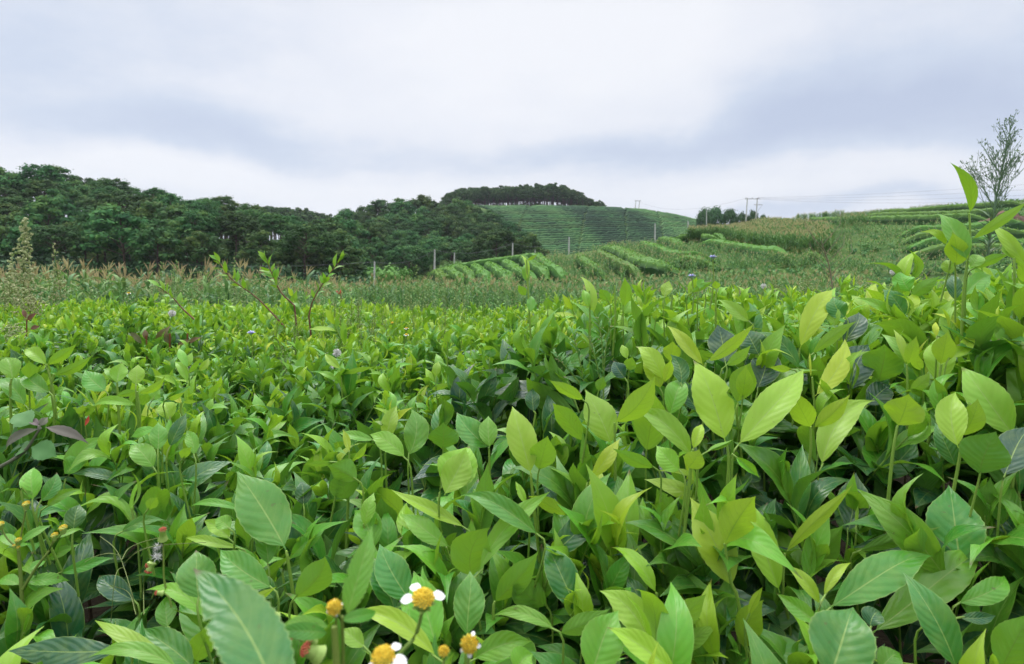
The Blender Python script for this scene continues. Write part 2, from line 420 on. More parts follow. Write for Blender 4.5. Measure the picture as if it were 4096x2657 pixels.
def put_tree(name, meshes, loc, s, sz, label, cat, group):
    e = empty(name, loc); e.rotation_euler = (0, 0, rng.random() * 6.28); e.scale = (s, s, sz)
    for nm, me in zip(('crown', 'trunk'), meshes):
        o = bpy.data.objects.new(nm, me); COL.objects.link(o); o.parent = e
    return tag(e, label, cat, group)

SKY_L = [(-200, 160), (-100, 165), (0, 173), (20, 176), (37, 169), (54, 172), (75, 183), (86, 181), (100, 186), (108, 184), (125, 189), (142, 187), (160, 196), (172, 195), (190, 202), (215, 200), (228, 206), (241, 208), (270, 214), (300, 219), (340, 229), (380, 250)]
SKY_M = [(320, 226), (342, 215), (355, 206), (366, 204), (385, 200), (400, 198), (430, 198), (447, 202), (460, 203), (473, 207), (495, 211), (516, 224), (534, 243), (545, 258)]
def skyline(tab, px): return np.interp(px, [p for p, _ in tab], [q for _, q in tab])

def wood(zone, ylo, yhi, plo, phi, gap, sky, n_try, hmin, hmax, cap):
    """sites for trees: keep them apart and keep their tops under the skyline"""
    pts = []
    for _ in range(n_try):
        Y = math.sqrt(ylo ** 2 + (yhi ** 2 - ylo ** 2) * rng.random()); px = plo + (phi - plo) * rng.random()
        X = (px - 512) / F * Y
        if any((X - a) ** 2 + (Y - b) ** 2 < gap * gap for a, b, *_ in pts): continue
        g = float(ground(X, Y))
        top = ZC - (skyline(sky, px) - YH) / F * Y - g
        h = hmin + (hmax - hmin) * rng.random()
        lim = top + 1.7 - 3.0 * rng.random() ** 1.3
        if lim < hmin * .55: continue
        ridge = lim < h
        h = min(h, lim)
        if Y > yhi - 18 and lim < hmax * 1.25: h = lim
        pts.append((X, Y, g, h, px))
        if len(pts) >= cap: break
    return pts
left_wood = wood('left', 90, 145, -110, 350, 5.3, SKY_L, 9000, 7, 11, 178)
mid_wood = wood('mid', 132, 236, 300, 533, 6.6, SKY_M, 9000, 8.5, 12.5, 112)
def region_word(px):
    return 'far left' if px < 90 else 'left' if px < 200 else 'right end'
tall = max(left_wood, key=lambda p: -abs(p[4] - 37) + (p[1] > 130) * 30)
for k, p in enumerate(left_wood):
    X, Y, g, h, px = p
    young = (Y < 112 and rng.random() < .75) or (Y < 136 and rng.random() < .35)
    me = (YM if young else PM)[int(rng.integers(4 if young else 7))]
    s = h / (8.2 if young else 12.3)
    w = s * (1.12 + .28 * rng.random()) if not young else s * (1.05 + .25 * rng.random())
    if p is tall: lab = 'tallest dark pine standing above the others on the left ridge'
    elif Y > 128: lab = 'dark flat topped pine on the skyline of the left wooded ridge'
    elif young: lab = 'low bushy green pine at the foot of the left wood behind the corn'
    else: lab = 'dark green pine inside the dense wood on the left slope'
    put_tree('pine_tree', me, (X, Y, g), w, s, lab, 'tree', 'pines of the left wood')
for k, p in enumerate(mid_wood):
    X, Y, g, h, px = p
    me = PM[int(rng.integers(7))] if rng.random() < .6 else YM[int(rng.integers(4))]
    s = h / (12.3 if me in PM else 8.2)
    w = h / 12.3 * (1.05 + .25 * rng.random()) if me in PM else h / 8.2 * 1.05
    if Y > 212: lab = 'rounded pine on the skyline of the middle wooded hill below the grove'
    elif Y < 160: lab = 'broad bluish green pine at the bottom of the middle wooded hill'
    else: lab = 'bluish green pine halfway up the middle wooded hill'
    put_tree('pine_tree', me, (X, Y, g), w, s, lab, 'tree', 'pines of the middle hill')

def far_woods():
    cr = MB(); tr = MB()
    protos = [pine_proto(11, 2.3 + .9 * rng.random(), .42 + .1 * rng.random(), 13, 60, .42, .35) for _ in range(5)] + [pine_proto(5, 2.2, .12, 8, 60, .45, .5) for _ in range(2)]
    sky1 = [(440, 203), (447, 199), (452, 192), (460, 189), (475, 189), (490, 188), (505, 187), (520, 186), (540, 185.5), (555, 185), (565, 188), (575, 192), (585, 197), (598, 200), (612, 203.5)]
    def put(px, Y, top=None, h=None, pr=None):
        X = (px - 512) / F * Y; g = float(ground(X, Y))
        if h is None: h = ZC - (top - YH) / F * Y - g
        if h < 1.5: return
        i = int(rng.integers(5)) if pr is None else pr
        a, b = protos[i]; H = 11.4 if i < 5 else 5.4
        s = h / H; M = rotz(rng.random() * 6.28, s * (1.05 if i < 5 else 1.15), s)
        cr.merge(a, M, (X, Y, g)); tr.merge(b, M, (X, Y, g))
    for px in np.arange(448, 600, 2.2):           # the grove on the hilltop
        for Y in (337 + rng.random() * 5, 345 + rng.random() * 6, 356 + rng.random() * 8, 368 + rng.random() * 8, 380 + rng.random() * 10):
            if px > 572 and rng.random() < .3: continue
            put(px + rng.normal() * 1.2, Y, skyline(sky1, px) - 2. + rng.random() * 6.5 + 1.2 * math.sin(px * .5))
        for Y in (350, 374): put(px + rng.normal(), Y + rng.normal() * 4, h=2.6 + 2.6 * rng.random(), pr=5 + int(rng.integers(2)))
    for px in np.arange(598, 660, 3.0):           # low bushes continuing the crest
        put(px + rng.normal(), 338 + rng.random() * 8, h=1.8 + 3.2 * rng.random() * max(.2, (640 - px) / 45), pr=5 + int(rng.integers(2)))
    sky2 = [(215, 210), (240, 206), (255, 205), (280, 206), (300, 208), (320, 212), (332, 216), (340, 221), (346, 226)]
    for px in np.arange(222, 344, 2.6):           # the ridge between the two hills
        for Y in (285 + rng.random() * 10, 300 + rng.random() * 10, 318 + rng.random() * 10):
            put(px + rng.normal() * 1.3, Y, skyline(sky2, px) + rng.random() * 6 - 1)
    o = cr.build('distant_woods', M_PINE, None, False)
    tag(o, 'distant pine grove on the hilltop and pines of the ridge behind', 'woods', kind='stuff')
    o2 = tr.build('trunks', M_BARK, o); o2['kind'] = 'stuff'
far_woods()

def broad_proto(h, w, n, size):
    cr, tr = MB(), MB()
    tube(tr, [[0, 0, -.4], [.05 * w, 0, h * .35], [-.05 * w, .04 * w, h * .75]], .03 * h, .012 * h, 6)
    for k in range(n):
        d = rng.normal(size=3); d /= np.linalg.norm(d); d[2] = abs(d[2]) * 1.1 - .25
        c = np.array([d[0] * w * .36, d[1] * w * .36, h * (.52 + .33 * d[2])])
        tube(tr, [[0, 0, h * .35], c], .01 * h, .01, 4)
        blob_leaves(cr, c, w * (.15 + .09 * rng.random()), 130, size, .3 + .35 * rng.random(), .8, .4)
    return cr.mesh('crown', M_BROAD, False), tr.mesh('trunk', M_BARK)
BR = [broad_proto(7, 7, 20, .26) for _ in range(4)]
for px, py0, py1, Y, wpx, lab in [(704, 224, 206, 205, 16, 'dark round leafy tree at the left end of the hilltop clump'), (716, 224, 205, 210, 22, 'broad dark leafy tree, largest of the hilltop clump'),
                             (730, 224, 208, 208, 19, 'dark leafy tree with a domed crown right of the largest'), (742, 224, 212, 205, 14, 'low dark leafy tree filling the gap in the hilltop clump'),
                             (752, 224, 209, 203, 13, 'dark leafy tree just behind the twin power pole'), (763, 223, 214, 205, 9, 'small dark tree at the right end of the hilltop clump'), (774, 222, 217.5, 207, 8, 'lowest dark shrub tree beside the hilltop clump')]:
    X = (px - 512) / F * Y; g = float(ground(X, Y)); h = ZC - (py1 - YH) / F * Y - g; s = wpx / F * Y / 7
    put_tree('leafy_tree', BR[int(rng.integers(4))], (X, Y, g), s, h / 6.6, lab, 'tree', 'dark trees on the hilltop')
# light green shrubs at the left foot of the terraced slope
def shrub_mesh(mt):
    mb = MB()
    for k in range(9):
        a = k * .9; blob_leaves(mb, [math.cos(a) * .75, math.sin(a) * .75, .45 + .5 * rng.random()], .55, 90, .11, rng.random(), .8, .6)
    return mb.mesh('light_shrub', mt, False)
SHR = [shrub_mesh(M_BUSHLIGHT) for _ in range(3)]
for px, py, s, lab in [(382, 276, 2.6, 'light green shrub right behind the lowest concrete pole'), (395, 276, 2.2, 'light green shrub between the lowest pole and the slope'), (452, 268, 1.5, 'yellow green shrub poking up beside the paired poles'), (365, 279, 1.6, 'small light shrub at the left end of the slope hedges')]:
    p = on_ground(px, py, 60, 110); o = link('light_shrub', SHR[int(rng.integers(3))]); o.location = p; o.scale = (s, s, s)
    tag(o, lab, 'shrub', 'light shrubs by the poles')

# ------------------------------------------------------------------ far tea hill: one hedge row after another
def hill_rows():
    for i, fr in enumerate(np.linspace(0.03, .985, 37)):
        Yc = 196 + (331 - 196) * fr
        pl = np.interp(Yc, [196, 230, 260, 300, 331], [545, 518, 505, 490, 470]); pr = np.interp(Yc, [196, 230, 331], [660, 700, 748])
        mb = MB(); pxs = np.linspace(pl, pr, 110)
        ph = rng.random(6) * 6.28; prof = []
        for px in pxs:
            Y = Yc + 2.2 * math.sin((px - 520) * .012 + .2) + .10 * math.sin(px * .21 + ph[0]); X = (px - 512) / F * Y; g = float(ground(X, Y))
            hh = 1.0 + .06 * math.sin(px * .6 + ph[1]) + .06 * rng.normal()
            if rng.random() < .04: hh *= .6
            for pa, pb in ((503, 533), (628, 624), (575, 590), (668, 655)):
                if abs(px - (pa + (pb - pa) * fr)) < 1.3: hh *= .2
            par = .22 * math.sin((px - 560) * .045 + (Yc - 196) * .03) + .16 * math.sin(px * .13 + Yc * .08)
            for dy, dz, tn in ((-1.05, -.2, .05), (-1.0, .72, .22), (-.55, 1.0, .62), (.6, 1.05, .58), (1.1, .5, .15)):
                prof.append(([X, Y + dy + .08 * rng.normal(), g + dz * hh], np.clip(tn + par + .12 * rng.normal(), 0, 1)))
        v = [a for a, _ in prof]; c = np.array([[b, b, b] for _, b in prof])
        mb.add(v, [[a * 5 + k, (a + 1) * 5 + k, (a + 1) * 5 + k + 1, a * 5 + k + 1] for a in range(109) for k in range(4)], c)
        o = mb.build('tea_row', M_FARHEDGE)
        where = 'lower' if fr < .33 else 'middle' if fr < .66 else 'upper'
        tag(o, f'dark clipped tea row crossing the {where} part of the far tea hill', 'tea hedge', 'rows on the far tea hill')
hill_rows()

# ------------------------------------------------------------------ near slope: clipped tea hedges following the contours
def zA(p): return ((1600 + p[0] * .3782) / 4, (880 + p[1] * .3782) / 4)
def zB(p): return ((2400 + p[0] * .3782) / 4, (780 + p[1] * .3782) / 4)
def zC(p): return ((3200 + p[0] * .3765) / 4, (700 + p[1] * .3765) / 4)
HEDGES = [
 (zA, [(-40, 590), (200, 550), (400, 520), (640, 478), (900, 440), (1150, 412), (1480, 372)], 1.5, 'long tea hedge running along the crest of the terraced slope'),
 (zA, [(330, 548), (420, 580), (500, 610)], 1.6, 'short tea hedge at the lower left end of the terraced slope'),
 (zA, [(480, 525), (560, 560), (650, 605)], 1.6, 'second short tea hedge from the lower left of the slope'),
 (zA, [(610, 500), (700, 545), (760, 590)], 1.6, 'tea hedge right of the small dark gap near the crest'),
 (zA, [(780, 485), (850, 545), (930, 605)], 1.7, 'tea hedge between two dark gaps under the crest'),
 (zA, [(930, 465), (1030, 535), (1110, 590), (1160, 630)], 1.7, 'winding tea hedge with a deep dark trench on its left'),
 (zA, [(1110, 438), (1200, 510), (1300, 570), (1420, 600)], 1.7, 'tea hedge behind the raised young tea tip'),
 (zA, [(1300, 405), (1400, 470), (1480, 520), (1570, 550)], 1.7, 'tea hedge starting at the dark gap below the crest pole'),
 (zA, [(1460, 378), (1540, 455), (1620, 520), (1760, 568)], 1.7, 'tea hedge bordering the first strip of corn'),
 (zA, [(1880, 378), (1960, 450), (2080, 515), (2170, 545)], 1.6, 'tea hedge between two corn strips on the slope'),
 (zA, [(2080, 335), (2180, 390), (2280, 440), (2400, 500), (2560, 545)], 1.5, 'pale tea hedge left of the brightest curved hedge'),
 (zB, [(40, 560), (150, 572), (260, 610), (360, 665), (470, 710), (600, 740), (720, 752), (860, 755)], 2.3, 'brightest and longest curved tea hedge with a dark side'),
 (zB, [(615, 470), (700, 480), (780, 492), (860, 508)], 1.8, 'short thick tea hedge with a dark front below the crest'),
 (zB, [(720, 447), (860, 440), (1000, 442), (1150, 452), (1330, 458)], 1.4, 'thin tea hedge below the tall corn patch'),
 (zB, [(860, 415), (1000, 420), (1150, 430), (1320, 445)], 1.4, 'uppermost tea hedge on the crest left of the tall corn'),
 (zB, [(1060, 490), (1250, 510), (1400, 535), (1600, 570), (1800, 595), (2050, 608)], 1.7, 'long tea hedge sweeping under the tall corn patch'),
 (zB, [(430, 515), (560, 550), (700, 605), (850, 640), (1000, 640), (1200, 630)], 1.3, 'tea hedge half hidden by corn above the bright hedge'),
 (zB, [(690, 690), (850, 680), (1000, 690), (1250, 712)], 1.3, 'low tea hedge above the brown strip'),
 (zB, [(1440, 322), (1600, 310), (1800, 318), (2080, 335)], 1.3, 'first pale tea row behind the tall corn patch'),
 (zB, [(1540, 303), (1750, 292), (1900, 298), (2080, 308)], 1.3, 'second pale tea row behind the tall corn patch'),
 (zB, [(1650, 288), (1800, 278), (2060, 284)], 1.3, 'third pale tea row below the hilltop corn'),
 (zC, [(100, 470), (500, 480), (800, 470), (1100, 462), (1500, 455), (2000, 430)], 1.5, 'tea row under the corn on the right hill crest'),
 (zC, [(700, 440), (1000, 425), (1300, 420), (1700, 410), (2200, 380)], 1.5, 'upper tea row on the right hill, near the crest'),
 (zC, [(800, 400), (1200, 380), (1600, 345), (2000, 320), (2400, 290)], 1.5, 'topmost tea row on the right hill crest'),
 (zC, [(1050, 590), (1300, 580), (1700, 570), (2100, 520), (2420, 480)], 1.5, 'tea row crossing the right hill behind the tall young shoot'),
 (zC, [(1060, 660), (1300, 650), (1700, 640), (2100, 600), (2420, 570)], 1.5, 'tea row low on the right hill behind the tall young shoot'),
 (zC, [(1100, 730), (1400, 715), (1900, 700), (2420, 660)], 1.5, 'tea row below the red soil bank on the right'),
 (zC, [(1150, 800), (1500, 790), (1900, 780), (2420, 760)], 1.5, 'lowest tea row on the right hill foot'),
 (zC, [(0, 830), (120, 845), (280, 870)], 1.3, 'short tea hedge at the foot of the tall corn patch'),
]
def hedge(fn, pl, w, label):
    base = [on_ground(*fn(p), 24., 165., .8) for p in pl]
    c = curve_pts(base, 40); c = np.array(c); c[:, 2] = ground(c[:, 0], c[:, 1])
    seg = np.linalg.norm(np.diff(c[:, :2], axis=0), axis=1); cum = np.concatenate([[0], np.cumsum(seg)])
    n = max(8, int(cum[-1] / .5)); q = np.linspace(0, cum[-1], n)
    c = np.stack([np.interp(q, cum, c[:, k]) for k in range(3)], 1); c[:, 2] = ground(c[:, 0], c[:, 1])
    t = np.gradient(c, axis=0); t[:, 2] = 0; t /= np.linalg.norm(t, axis=1)[:, None]; s = np.stack([-t[:, 1], t[:, 0], 0 * t[:, 0]], 1)
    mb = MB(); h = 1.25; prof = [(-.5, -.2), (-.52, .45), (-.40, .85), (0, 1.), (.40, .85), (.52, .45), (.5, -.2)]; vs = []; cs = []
    wv = w * 1.15 * (1 + .12 * np.sin(q * 1.1 + rng.random() * 6) + .08 * rng.normal(size=n))
    for a in range(n):
        e = min(1, (a + .2) / 4, (n - 1 - a + .2) / 4) ** .6
        for x, z in prof:
            vs.append(c[a] + s[a] * x * wv[a] * (.5 + .5 * e) + np.array([0, 0, z * h * (e if z > 0 else 1) + .05 * rng.normal()]))
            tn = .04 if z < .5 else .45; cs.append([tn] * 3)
    m = len(prof)
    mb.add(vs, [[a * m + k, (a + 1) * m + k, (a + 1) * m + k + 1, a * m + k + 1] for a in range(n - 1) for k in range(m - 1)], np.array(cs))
    # leafy skin
    N = int(min(9000, cum[-1] * w * 75)); ia = rng.integers(0, n, N); x = rng.random(N) * 1.1 - .55
    topz = np.interp(np.abs(x), [0, .40, .52, .56], [1., .85, .45, .0]); low = rng.random(N) < .28
    z = np.where(low, topz * rng.random(N), topz) * h
    p = c[ia] + s[ia] * (x * wv[ia] * (.5 + .5 * np.clip(np.minimum((ia + .2) / 4, (n - 1 - ia + .2) / 4), 0, 1) ** .6))[:, None] + t[ia] * (rng.random(N)[:, None] - .5) * .5; ee = np.clip(np.minimum((ia + .2) / 4, (n - 1 - ia + .2) / 4), 0, 1) ** .6; p[:, 2] += z * ee + .05 * rng.normal(size=N)
    nn = s[ia] * (x * 2)[:, None] + np.array([0, 0, .9]) + rng.normal(size=(N, 3)) * .45; nn /= np.linalg.norm(nn, axis=1)[:, None]
    a_ = np.cross(nn, rng.normal(size=(N, 3))); a_ /= np.linalg.norm(a_, axis=1)[:, None]; b_ = np.cross(nn, a_)
    sz = (.06 + .07 * rng.random(N))[:, None]
    v = np.stack([p - a_ * sz, p + b_ * sz * .6, p + a_ * sz, p - b_ * sz * .6], 1).reshape(-1, 3)
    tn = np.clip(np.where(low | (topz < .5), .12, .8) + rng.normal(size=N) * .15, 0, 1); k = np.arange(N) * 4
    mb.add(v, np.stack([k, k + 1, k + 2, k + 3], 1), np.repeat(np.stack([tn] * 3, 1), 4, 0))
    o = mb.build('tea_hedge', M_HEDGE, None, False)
    tag(o, label, 'tea hedge', 'tea hedges on the terraced slope')
for fn_, pl_, w_, lb_ in HEDGES: hedge(fn_, pl_, w_ * (.52 if fn_ is zA else .72), lb_)

# ------------------------------------------------------------------ corn
def corn_proto(h, nl, seg, tassel_n, wide=.075, ln=.8):
    b, ta = MB(), MB()
    tube(b, [[0, 0, -.1], [.02, 0, h * .5], [0, .02, h * .93]], .014, .006, 4, (.45, .45, .45))
    for k in range(nl):
        z = h * (.08 + .80 * k / nl); a = k * math.pi + rng.normal() * .5 + .4 * k; d = np.array([math.cos(a), math.sin(a), 0]); sd = np.array([-d[1], d[0], 0])
        L = ln * (.75 + .5 * math.sin(math.pi * (k + .7) / (nl + .6))); el = .95 + .35 * rng.random(); dr = 1.4 + 1.3 * rng.random()
        p = np.array([0, 0, z]); vs = []; th = el
        for q in range(seg + 1):
            f = q / seg; w = wide * (.55 + .45 * min(1, f * 4)) * (1 - f ** 2.2) + .003
            up = np.array([0, 0, 1]) * .25 * w
            vs += [p - sd * w / 2 + up, p, p + sd * w / 2 + up]
            p = p + (d * math.cos(th) + np.array([0, 0, math.sin(th)])) * L / seg; th -= dr * 1.1 / seg
        fs = [[q * 3 + e, q * 3 + e + 1, q * 3 + e + 4, q * 3 + e + 3] for q in range(seg) for e in (0, 1)]
        tn = np.clip(.22 + .12 * rng.normal() + .1 * k / nl, 0, .6)
        if k < 2 and rng.random() < .5: tn = .8
        b.add(vs, fs, (tn, tn, tn))
    for k in range(tassel_n):
        a = rng.random() * 6.28; e = .25 + .5 * rng.random() if k else 0; d = np.array([math.cos(a) * math.sin(e), math.sin(a) * math.sin(e), math.cos(e)])
        p0 = np.array([0, .02, h * .9 + .05 * rng.random()]); L = .22 + .16 * rng.random(); sd = unit(np.cross(d, [.3, .8, .1])); sd2 = np.cross(d, sd); w = .012
        for s_ in (sd, sd2):
            ta.add([p0 - s_ * w * .5, p0 + s_ * w * .5, p0 + d * L * .5 + s_ * w, p0 + d * L + [0, 0, -.03], p0 + d * L * .5 - s_ * w], [[0, 1, 2], [0, 2, 4], [4, 2, 3]], (.88 + .12 * rng.random(),) * 3)
    return b, ta
CP = [corn_proto(1.9 + .3 * rng.random(), 12, 7, 5) for _ in range(7)]
CM = [(a.mesh('corn_plant', M_CORN, True), b.mesh('tassel', M_CORN, False)) for a, b in CP]
n_corn = 0
def put_corn(X, Y, s, label, group):
    global n_corn
    a, b = CM[int(rng.integers(7))]; o = link('corn_plant', a); o.location = (X, Y, float(ground(X, Y)) - .02); o.rotation_euler = (rng.normal() * .04, rng.normal() * .04, rng.random() * 6.28); o.scale = (s, s, s)
    tag(o, label, 'corn plant', group)
    c = bpy.data.objects.new('tassel', b); COL.objects.link(c); c.parent = o
    n_corn += 1
CS = [corn_proto(1.75 + .3 * rng.random(), 9, 3, 4, .10, .8) for _ in range(8)]
stuff_c = MB()
def stuff_corn(X, Y, s):
    a, b = CS[int(rng.integers(8))]; M = rotz(rng.random() * 6.28, s, s * (.9 + .2 * rng.random())); off = (X, Y, float(ground(X, Y)) - .02)
    stuff_c.merge(a, M, off); stuff_c.merge(b, M, off)
# left block: nearest plants as individuals
for Y in (13.2, 14.0, 14.8, 15.6):
    for X in np.arange((-30 - 512) / F * Y, (330 - 512) / F * Y, .36):
        x, y = X + rng.normal() * .07, Y + rng.normal() * .1 + .05 * (X + 6)
        px = 512 + F * x / y
        if rng.random() < .06: continue
        s = (.99 + .10 * rng.normal() * .6) * np.interp(px, [-40, 60, 200, 280, 340], [1.02, .98, 1.02, .94, .75])
        if n_corn < 120: put_corn(x, y, s, 'corn plant with brown tassel in the near front of the left corn field', 'corn plants of the left field')
        else: stuff_corn(x, y, s)
for Y in np.arange(16.6, 27, .9):
    for X in np.arange((-60 - 512) / F * Y, (350 - 512) / F * Y, .5):
        stuff_corn(X + rng.normal() * .1, Y + rng.normal() * .15, .97 + .06 * rng.normal())
k_mid = 0
for Y in np.arange(29, 41, .8):
    for X in np.arange((250 - 512) / F * Y, (875 - 512) / F * Y, .42):
        x, y = X + rng.normal() * .1, Y + rng.normal() * .12; px = 512 + F * x / y
        if rng.random() < .08 + .25 * max(0, math.sin(x * .9) * math.sin(y * .7)): continue
        s = .86 + .07 * rng.normal()
        if Y < 30.2 and k_mid < 120 and px < 700: put_corn(x, y, s * 1.03, 'corn plant in the front row of the middle corn strip beyond the tea', 'corn plants of the middle strip'); k_mid += 1
        else: stuff_corn(x, y, s)
# strips on the slope
def strip(fn, pl, w, n_per_m, s0, lift=1.0):
    c = np.array(curve_pts([on_ground(*fn(p), 24., 165., lift) for p in pl], 30))
    seg = np.linalg.norm(np.diff(c[:, :2], axis=0), axis=1); cum = np.concatenate([[0], np.cumsum(seg)])
    t = np.gradient(c, axis=0)
    for _ in range(int(cum[-1] * n_per_m)):
        q = rng.random() * cum[-1]; p = [np.interp(q, cum, c[:, k]) for k in range(2)]; tt = [np.interp(q, cum, t[:, k]) for k in range(2)]; L = math.hypot(*tt) + 1e-6
        o = (rng.random() - .5) * w; stuff_corn(p[0] - tt[1] / L * o, p[1] + tt[0] / L * o, s0 * (.9 + .25 * rng.random()))
strip(zA, [(1540, 375), (1640, 440), (1780, 510), (1920, 545), (2060, 560)], 3.0, 5, .65)
strip(zA, [(1730, 355), (1800, 400), (1900, 430)], 2.4, 5, .6)
strip(zA, [(1960, 345), (2060, 430), (2160, 490), (2280, 520), (2480, 545)], 3.0, 6, .68)
strip(zB, [(170, 520), (320, 580), (450, 640), (600, 670), (760, 700), (950, 730), (1200, 730)], 3.4, 6, .68)
strip(zB, [(440, 500), (620, 560), (760, 600), (960, 650), (1200, 690), (1500, 700), (1750, 700)], 3.4, 6, .65)
strip(zB, [(860, 510), (1000, 560), (1150, 590), (1400, 620), (1700, 650), (2000, 640), (2200, 650)], 3.4, 6, .65)
strip(zB, [(1060, 480), (1250, 500), (1400, 540)], 2.4, 5, .55)
strip(zB, [(1350, 590), (1550, 610), (1800, 640), (2050, 640)], 3, 6, .6)
strip(zB, [(-60, 530), (0, 535), (180, 500), (360, 480), (500, 480)], 2.4, 4, .55)
# the tall block, front edge to crest
for f in np.linspace(0, 1, 15):
    ya = 400 + (330 - 400) * f
    fr = [(960, 395 - 55 * f), (1200, 415 - 75 * f), (1330, 455 - 125 * f), (1600, 525 - 190 * f), (1900, 570 - 215 * f), (2150, 600 - 200 * f), (2420, 625 - 160 * f)]
    strip(zB, fr, 1.0, 3.0, 1.02 + .08 * rng.random(), .4)
# right slope patches
strip(zC, [(-40, 440), (100, 432), (300, 424), (420, 416)], 4, 16, .85); strip(zC, [(420, 410), (700, 396), (840, 390)], 4, 12, .62)
strip(zC, [(740, 390), (900, 375), (1100, 360), (1300, 345), (1500, 325), (1600, 316)], 4, 12, .62)
strip(zC, [(460, 480), (600, 475), (760, 465)], 3, 14, .85)
for yy in (520, 545, 575, 605, 640, 675, 710, 745):
    strip(zC, [(-30, yy), (300, yy - 4), (700, yy - 8), (1100, yy - 10), (1500, yy - 20)], 2.2, 3.2 if yy < 640 else 2.2, .62)
for yy in (850, 885, 920, 955):
    strip(zC, [(-60, yy - 60), (300, yy - 20), (700, yy), (1100, yy), (1500, yy - 30), (2000, yy - 60), (2420, yy - 120)], 2.2, 3.2, .62)
o = stuff_c.build('corn_field', M_CORN, None, True)
tag(o, 'corn with brown tassels filling the strips and patches between the tea hedges', 'corn field', kind='stuff')

# ------------------------------------------------------------------ poles and cables
def pole(px, py0, py1, Y, r, label, arm=False):
    X = (px - 512) / F * Y; g = float(ground(X, Y)); top = ZC - (py1 - YH) / F * Y
    e = empty('utility_pole', (X, Y, g)); tag(e, label, 'pole', 'concrete poles along the slope')
    mb = MB(); tube(mb, [[0, 0, -.3], [0, 0, (top - g) * .5], [.02, 0, top - g]], r * .95, r * .62, 8)
    q = link('post', mb.mesh('post', M_CONC), None); q.parent = e
    mb = MB(); tube(mb, [[0, 0, top - g - .05], [0, 0, top - g + .16]], r * .45, r * .3, 6); q = link('insulator', mb.mesh('insulator', M_STEEL)); q.parent = e
    return np.array([X, Y, top])
T1 = pole(374.4, 277, 262, 84, .16, 'shortest and lowest concrete pole at the left foot of the slope')
T2 = pole(434.6, 267, 250, 100, .19, 'concrete pole, left one of the pair beside the yellow green shrub')
T3 = pole(454.3, 263.5, 253, 112, .17, 'concrete pole, right one of the pair beside the yellow green shrub')
T4 = pole(512.6, 257, 243.5, 104, .17, 'concrete pole at the crest in front of the last wood trees')
T4b = pole(535, 255, 250, 125, .14, 'tiny concrete pole tip behind the crest hedge')
T5 = pole(569, 249.5, 237.5, 108, .18, 'concrete pole on the crest above the first strip of corn')
T6 = pole(655, 238, 224, 112, .19, 'concrete pole on the crest in front of the tea hill rows')
T7 = pole(688, 233, 221.5, 116, .19, 'concrete pole right at the corner of the tall corn patch')
T8 = pole(706.5, 221, 210.5, 190, .2, 'thin concrete pole before the left end of the dark hilltop trees')
def hframe(pa, pb, py_a, py_b, topa, topb, Y, r, label, arm2=True):
    ea = np.array([(pa - 512) / F * Y, Y, 0.]); g = float(ground(ea[0], Y)); e = empty('power_pole', (ea[0], Y, g)); tag(e, label, 'power pole')
    tops = []
    for p, t_, lean in ((pa, topa, .0), (pb, topb, .0)):
        x = (p - 512) / F * Y - ea[0]; gg = float(ground(x + ea[0], Y)) - g; zt = ZC - (t_ - YH) / F * Y - g
        mb = MB(); tube(mb, [[x - .5, 0, gg - .4], [x - .1, 0, (gg + zt) / 2], [x + .25, 0, zt]], r * 1.2, r * .8, 8)
        q = link('post', mb.mesh('post', M_CONC)); q.parent = e; tops.append(np.array([x + .25, 0, zt]))
    mb = MB(); d = unit(tops[1] - tops[0]); tube(mb, [tops[0] - d * .7 - [0, 0, .25], tops[1] + d * .7 - [0, 0, .25]], r * .55, r * .55, 6)
    q = link('crossarm', mb.mesh('crossarm', M_STEEL)); q.parent = e
    for f in (-.15, .5, 1.12):
        pt = tops[0] + (tops[1] - tops[0]) * f; mb = MB(); tube(mb, [pt - [0, 0, .25], pt + [0, 0, .2]], r * .4, r * .3, 6)
        q = link('insulator', mb.mesh('insulator', M_STEEL)); q.parent = e
    if arm2:
        mb = MB(); c = tops[1] - [.05, 0, 1.9]; tube(mb, [c - [.9, 0, 0], c + [1.5, 0, -.05]], r * .45, r * .45, 6); q = link('crossarm', mb.mesh('crossarm', M_STEEL)); q.parent = e
        mb = MB(); tube(mb, [c + [1.4, 0, 0], c + [.1, 0, -2.]], r * .2, r * .2, 5); q = link('brace', mb.mesh('brace', M_STEEL)); q.parent = e
    return [t_ + np.array([ea[0], Y, g]) for t_ in tops]
HA = hframe(746.5, 756.5, 222, 222, 198, 198, 178, .17, 'twin power pole with a crossarm standing by the dark hilltop trees')
HB = hframe(635.5, 639.2, 209, 209, 200.5, 200.5, 340, .22, 'tiny twin power pole far away on the crest of the tea hill', False)
hframe(302, 304.5, 222, 222, 216, 216, 300, .2, 'tiny twin pole in the saddle between the two wooded hills', False)
def cable(a, b, sag, r, label, n=14):
    mb = MB(); pts = [np.asarray(a) + (np.asarray(b) - a) * t - np.array([0, 0, sag * 4 * t * (1 - t)]) for t in np.linspace(0, 1, n)]
    tube(mb, pts, r, r, 4); o = mb.build('power_cable', M_WIRE); tag(o, label, 'cable', 'overhead cables')
W0 = HA[1] + np.array([0, 0, .1])
for k, (py, lab) in enumerate([(183, 'topmost thin cable running right from the twin power pole'), (186, 'second thin cable running right from the twin power pole'), (189.5, 'third thin cable running right from the twin power pole'), (192, 'lowest thin cable running right from the twin power pole')]):
    cable(W0 - np.array([.3 * k, 0, .12 * k]), wp(1240, py - 18 + 4 * k, 120), 1.2 + .3 * k, .016, lab)
cable(T1, T2, .9, .022, 'cable between the lowest pole and the paired poles'); cable(T2, T4, 1.0, .022, 'cable between the paired poles and the crest pole'); cable(wp(150, 262, 90), T1, .6, .022, 'cable leading left from the lowest pole before the wood')
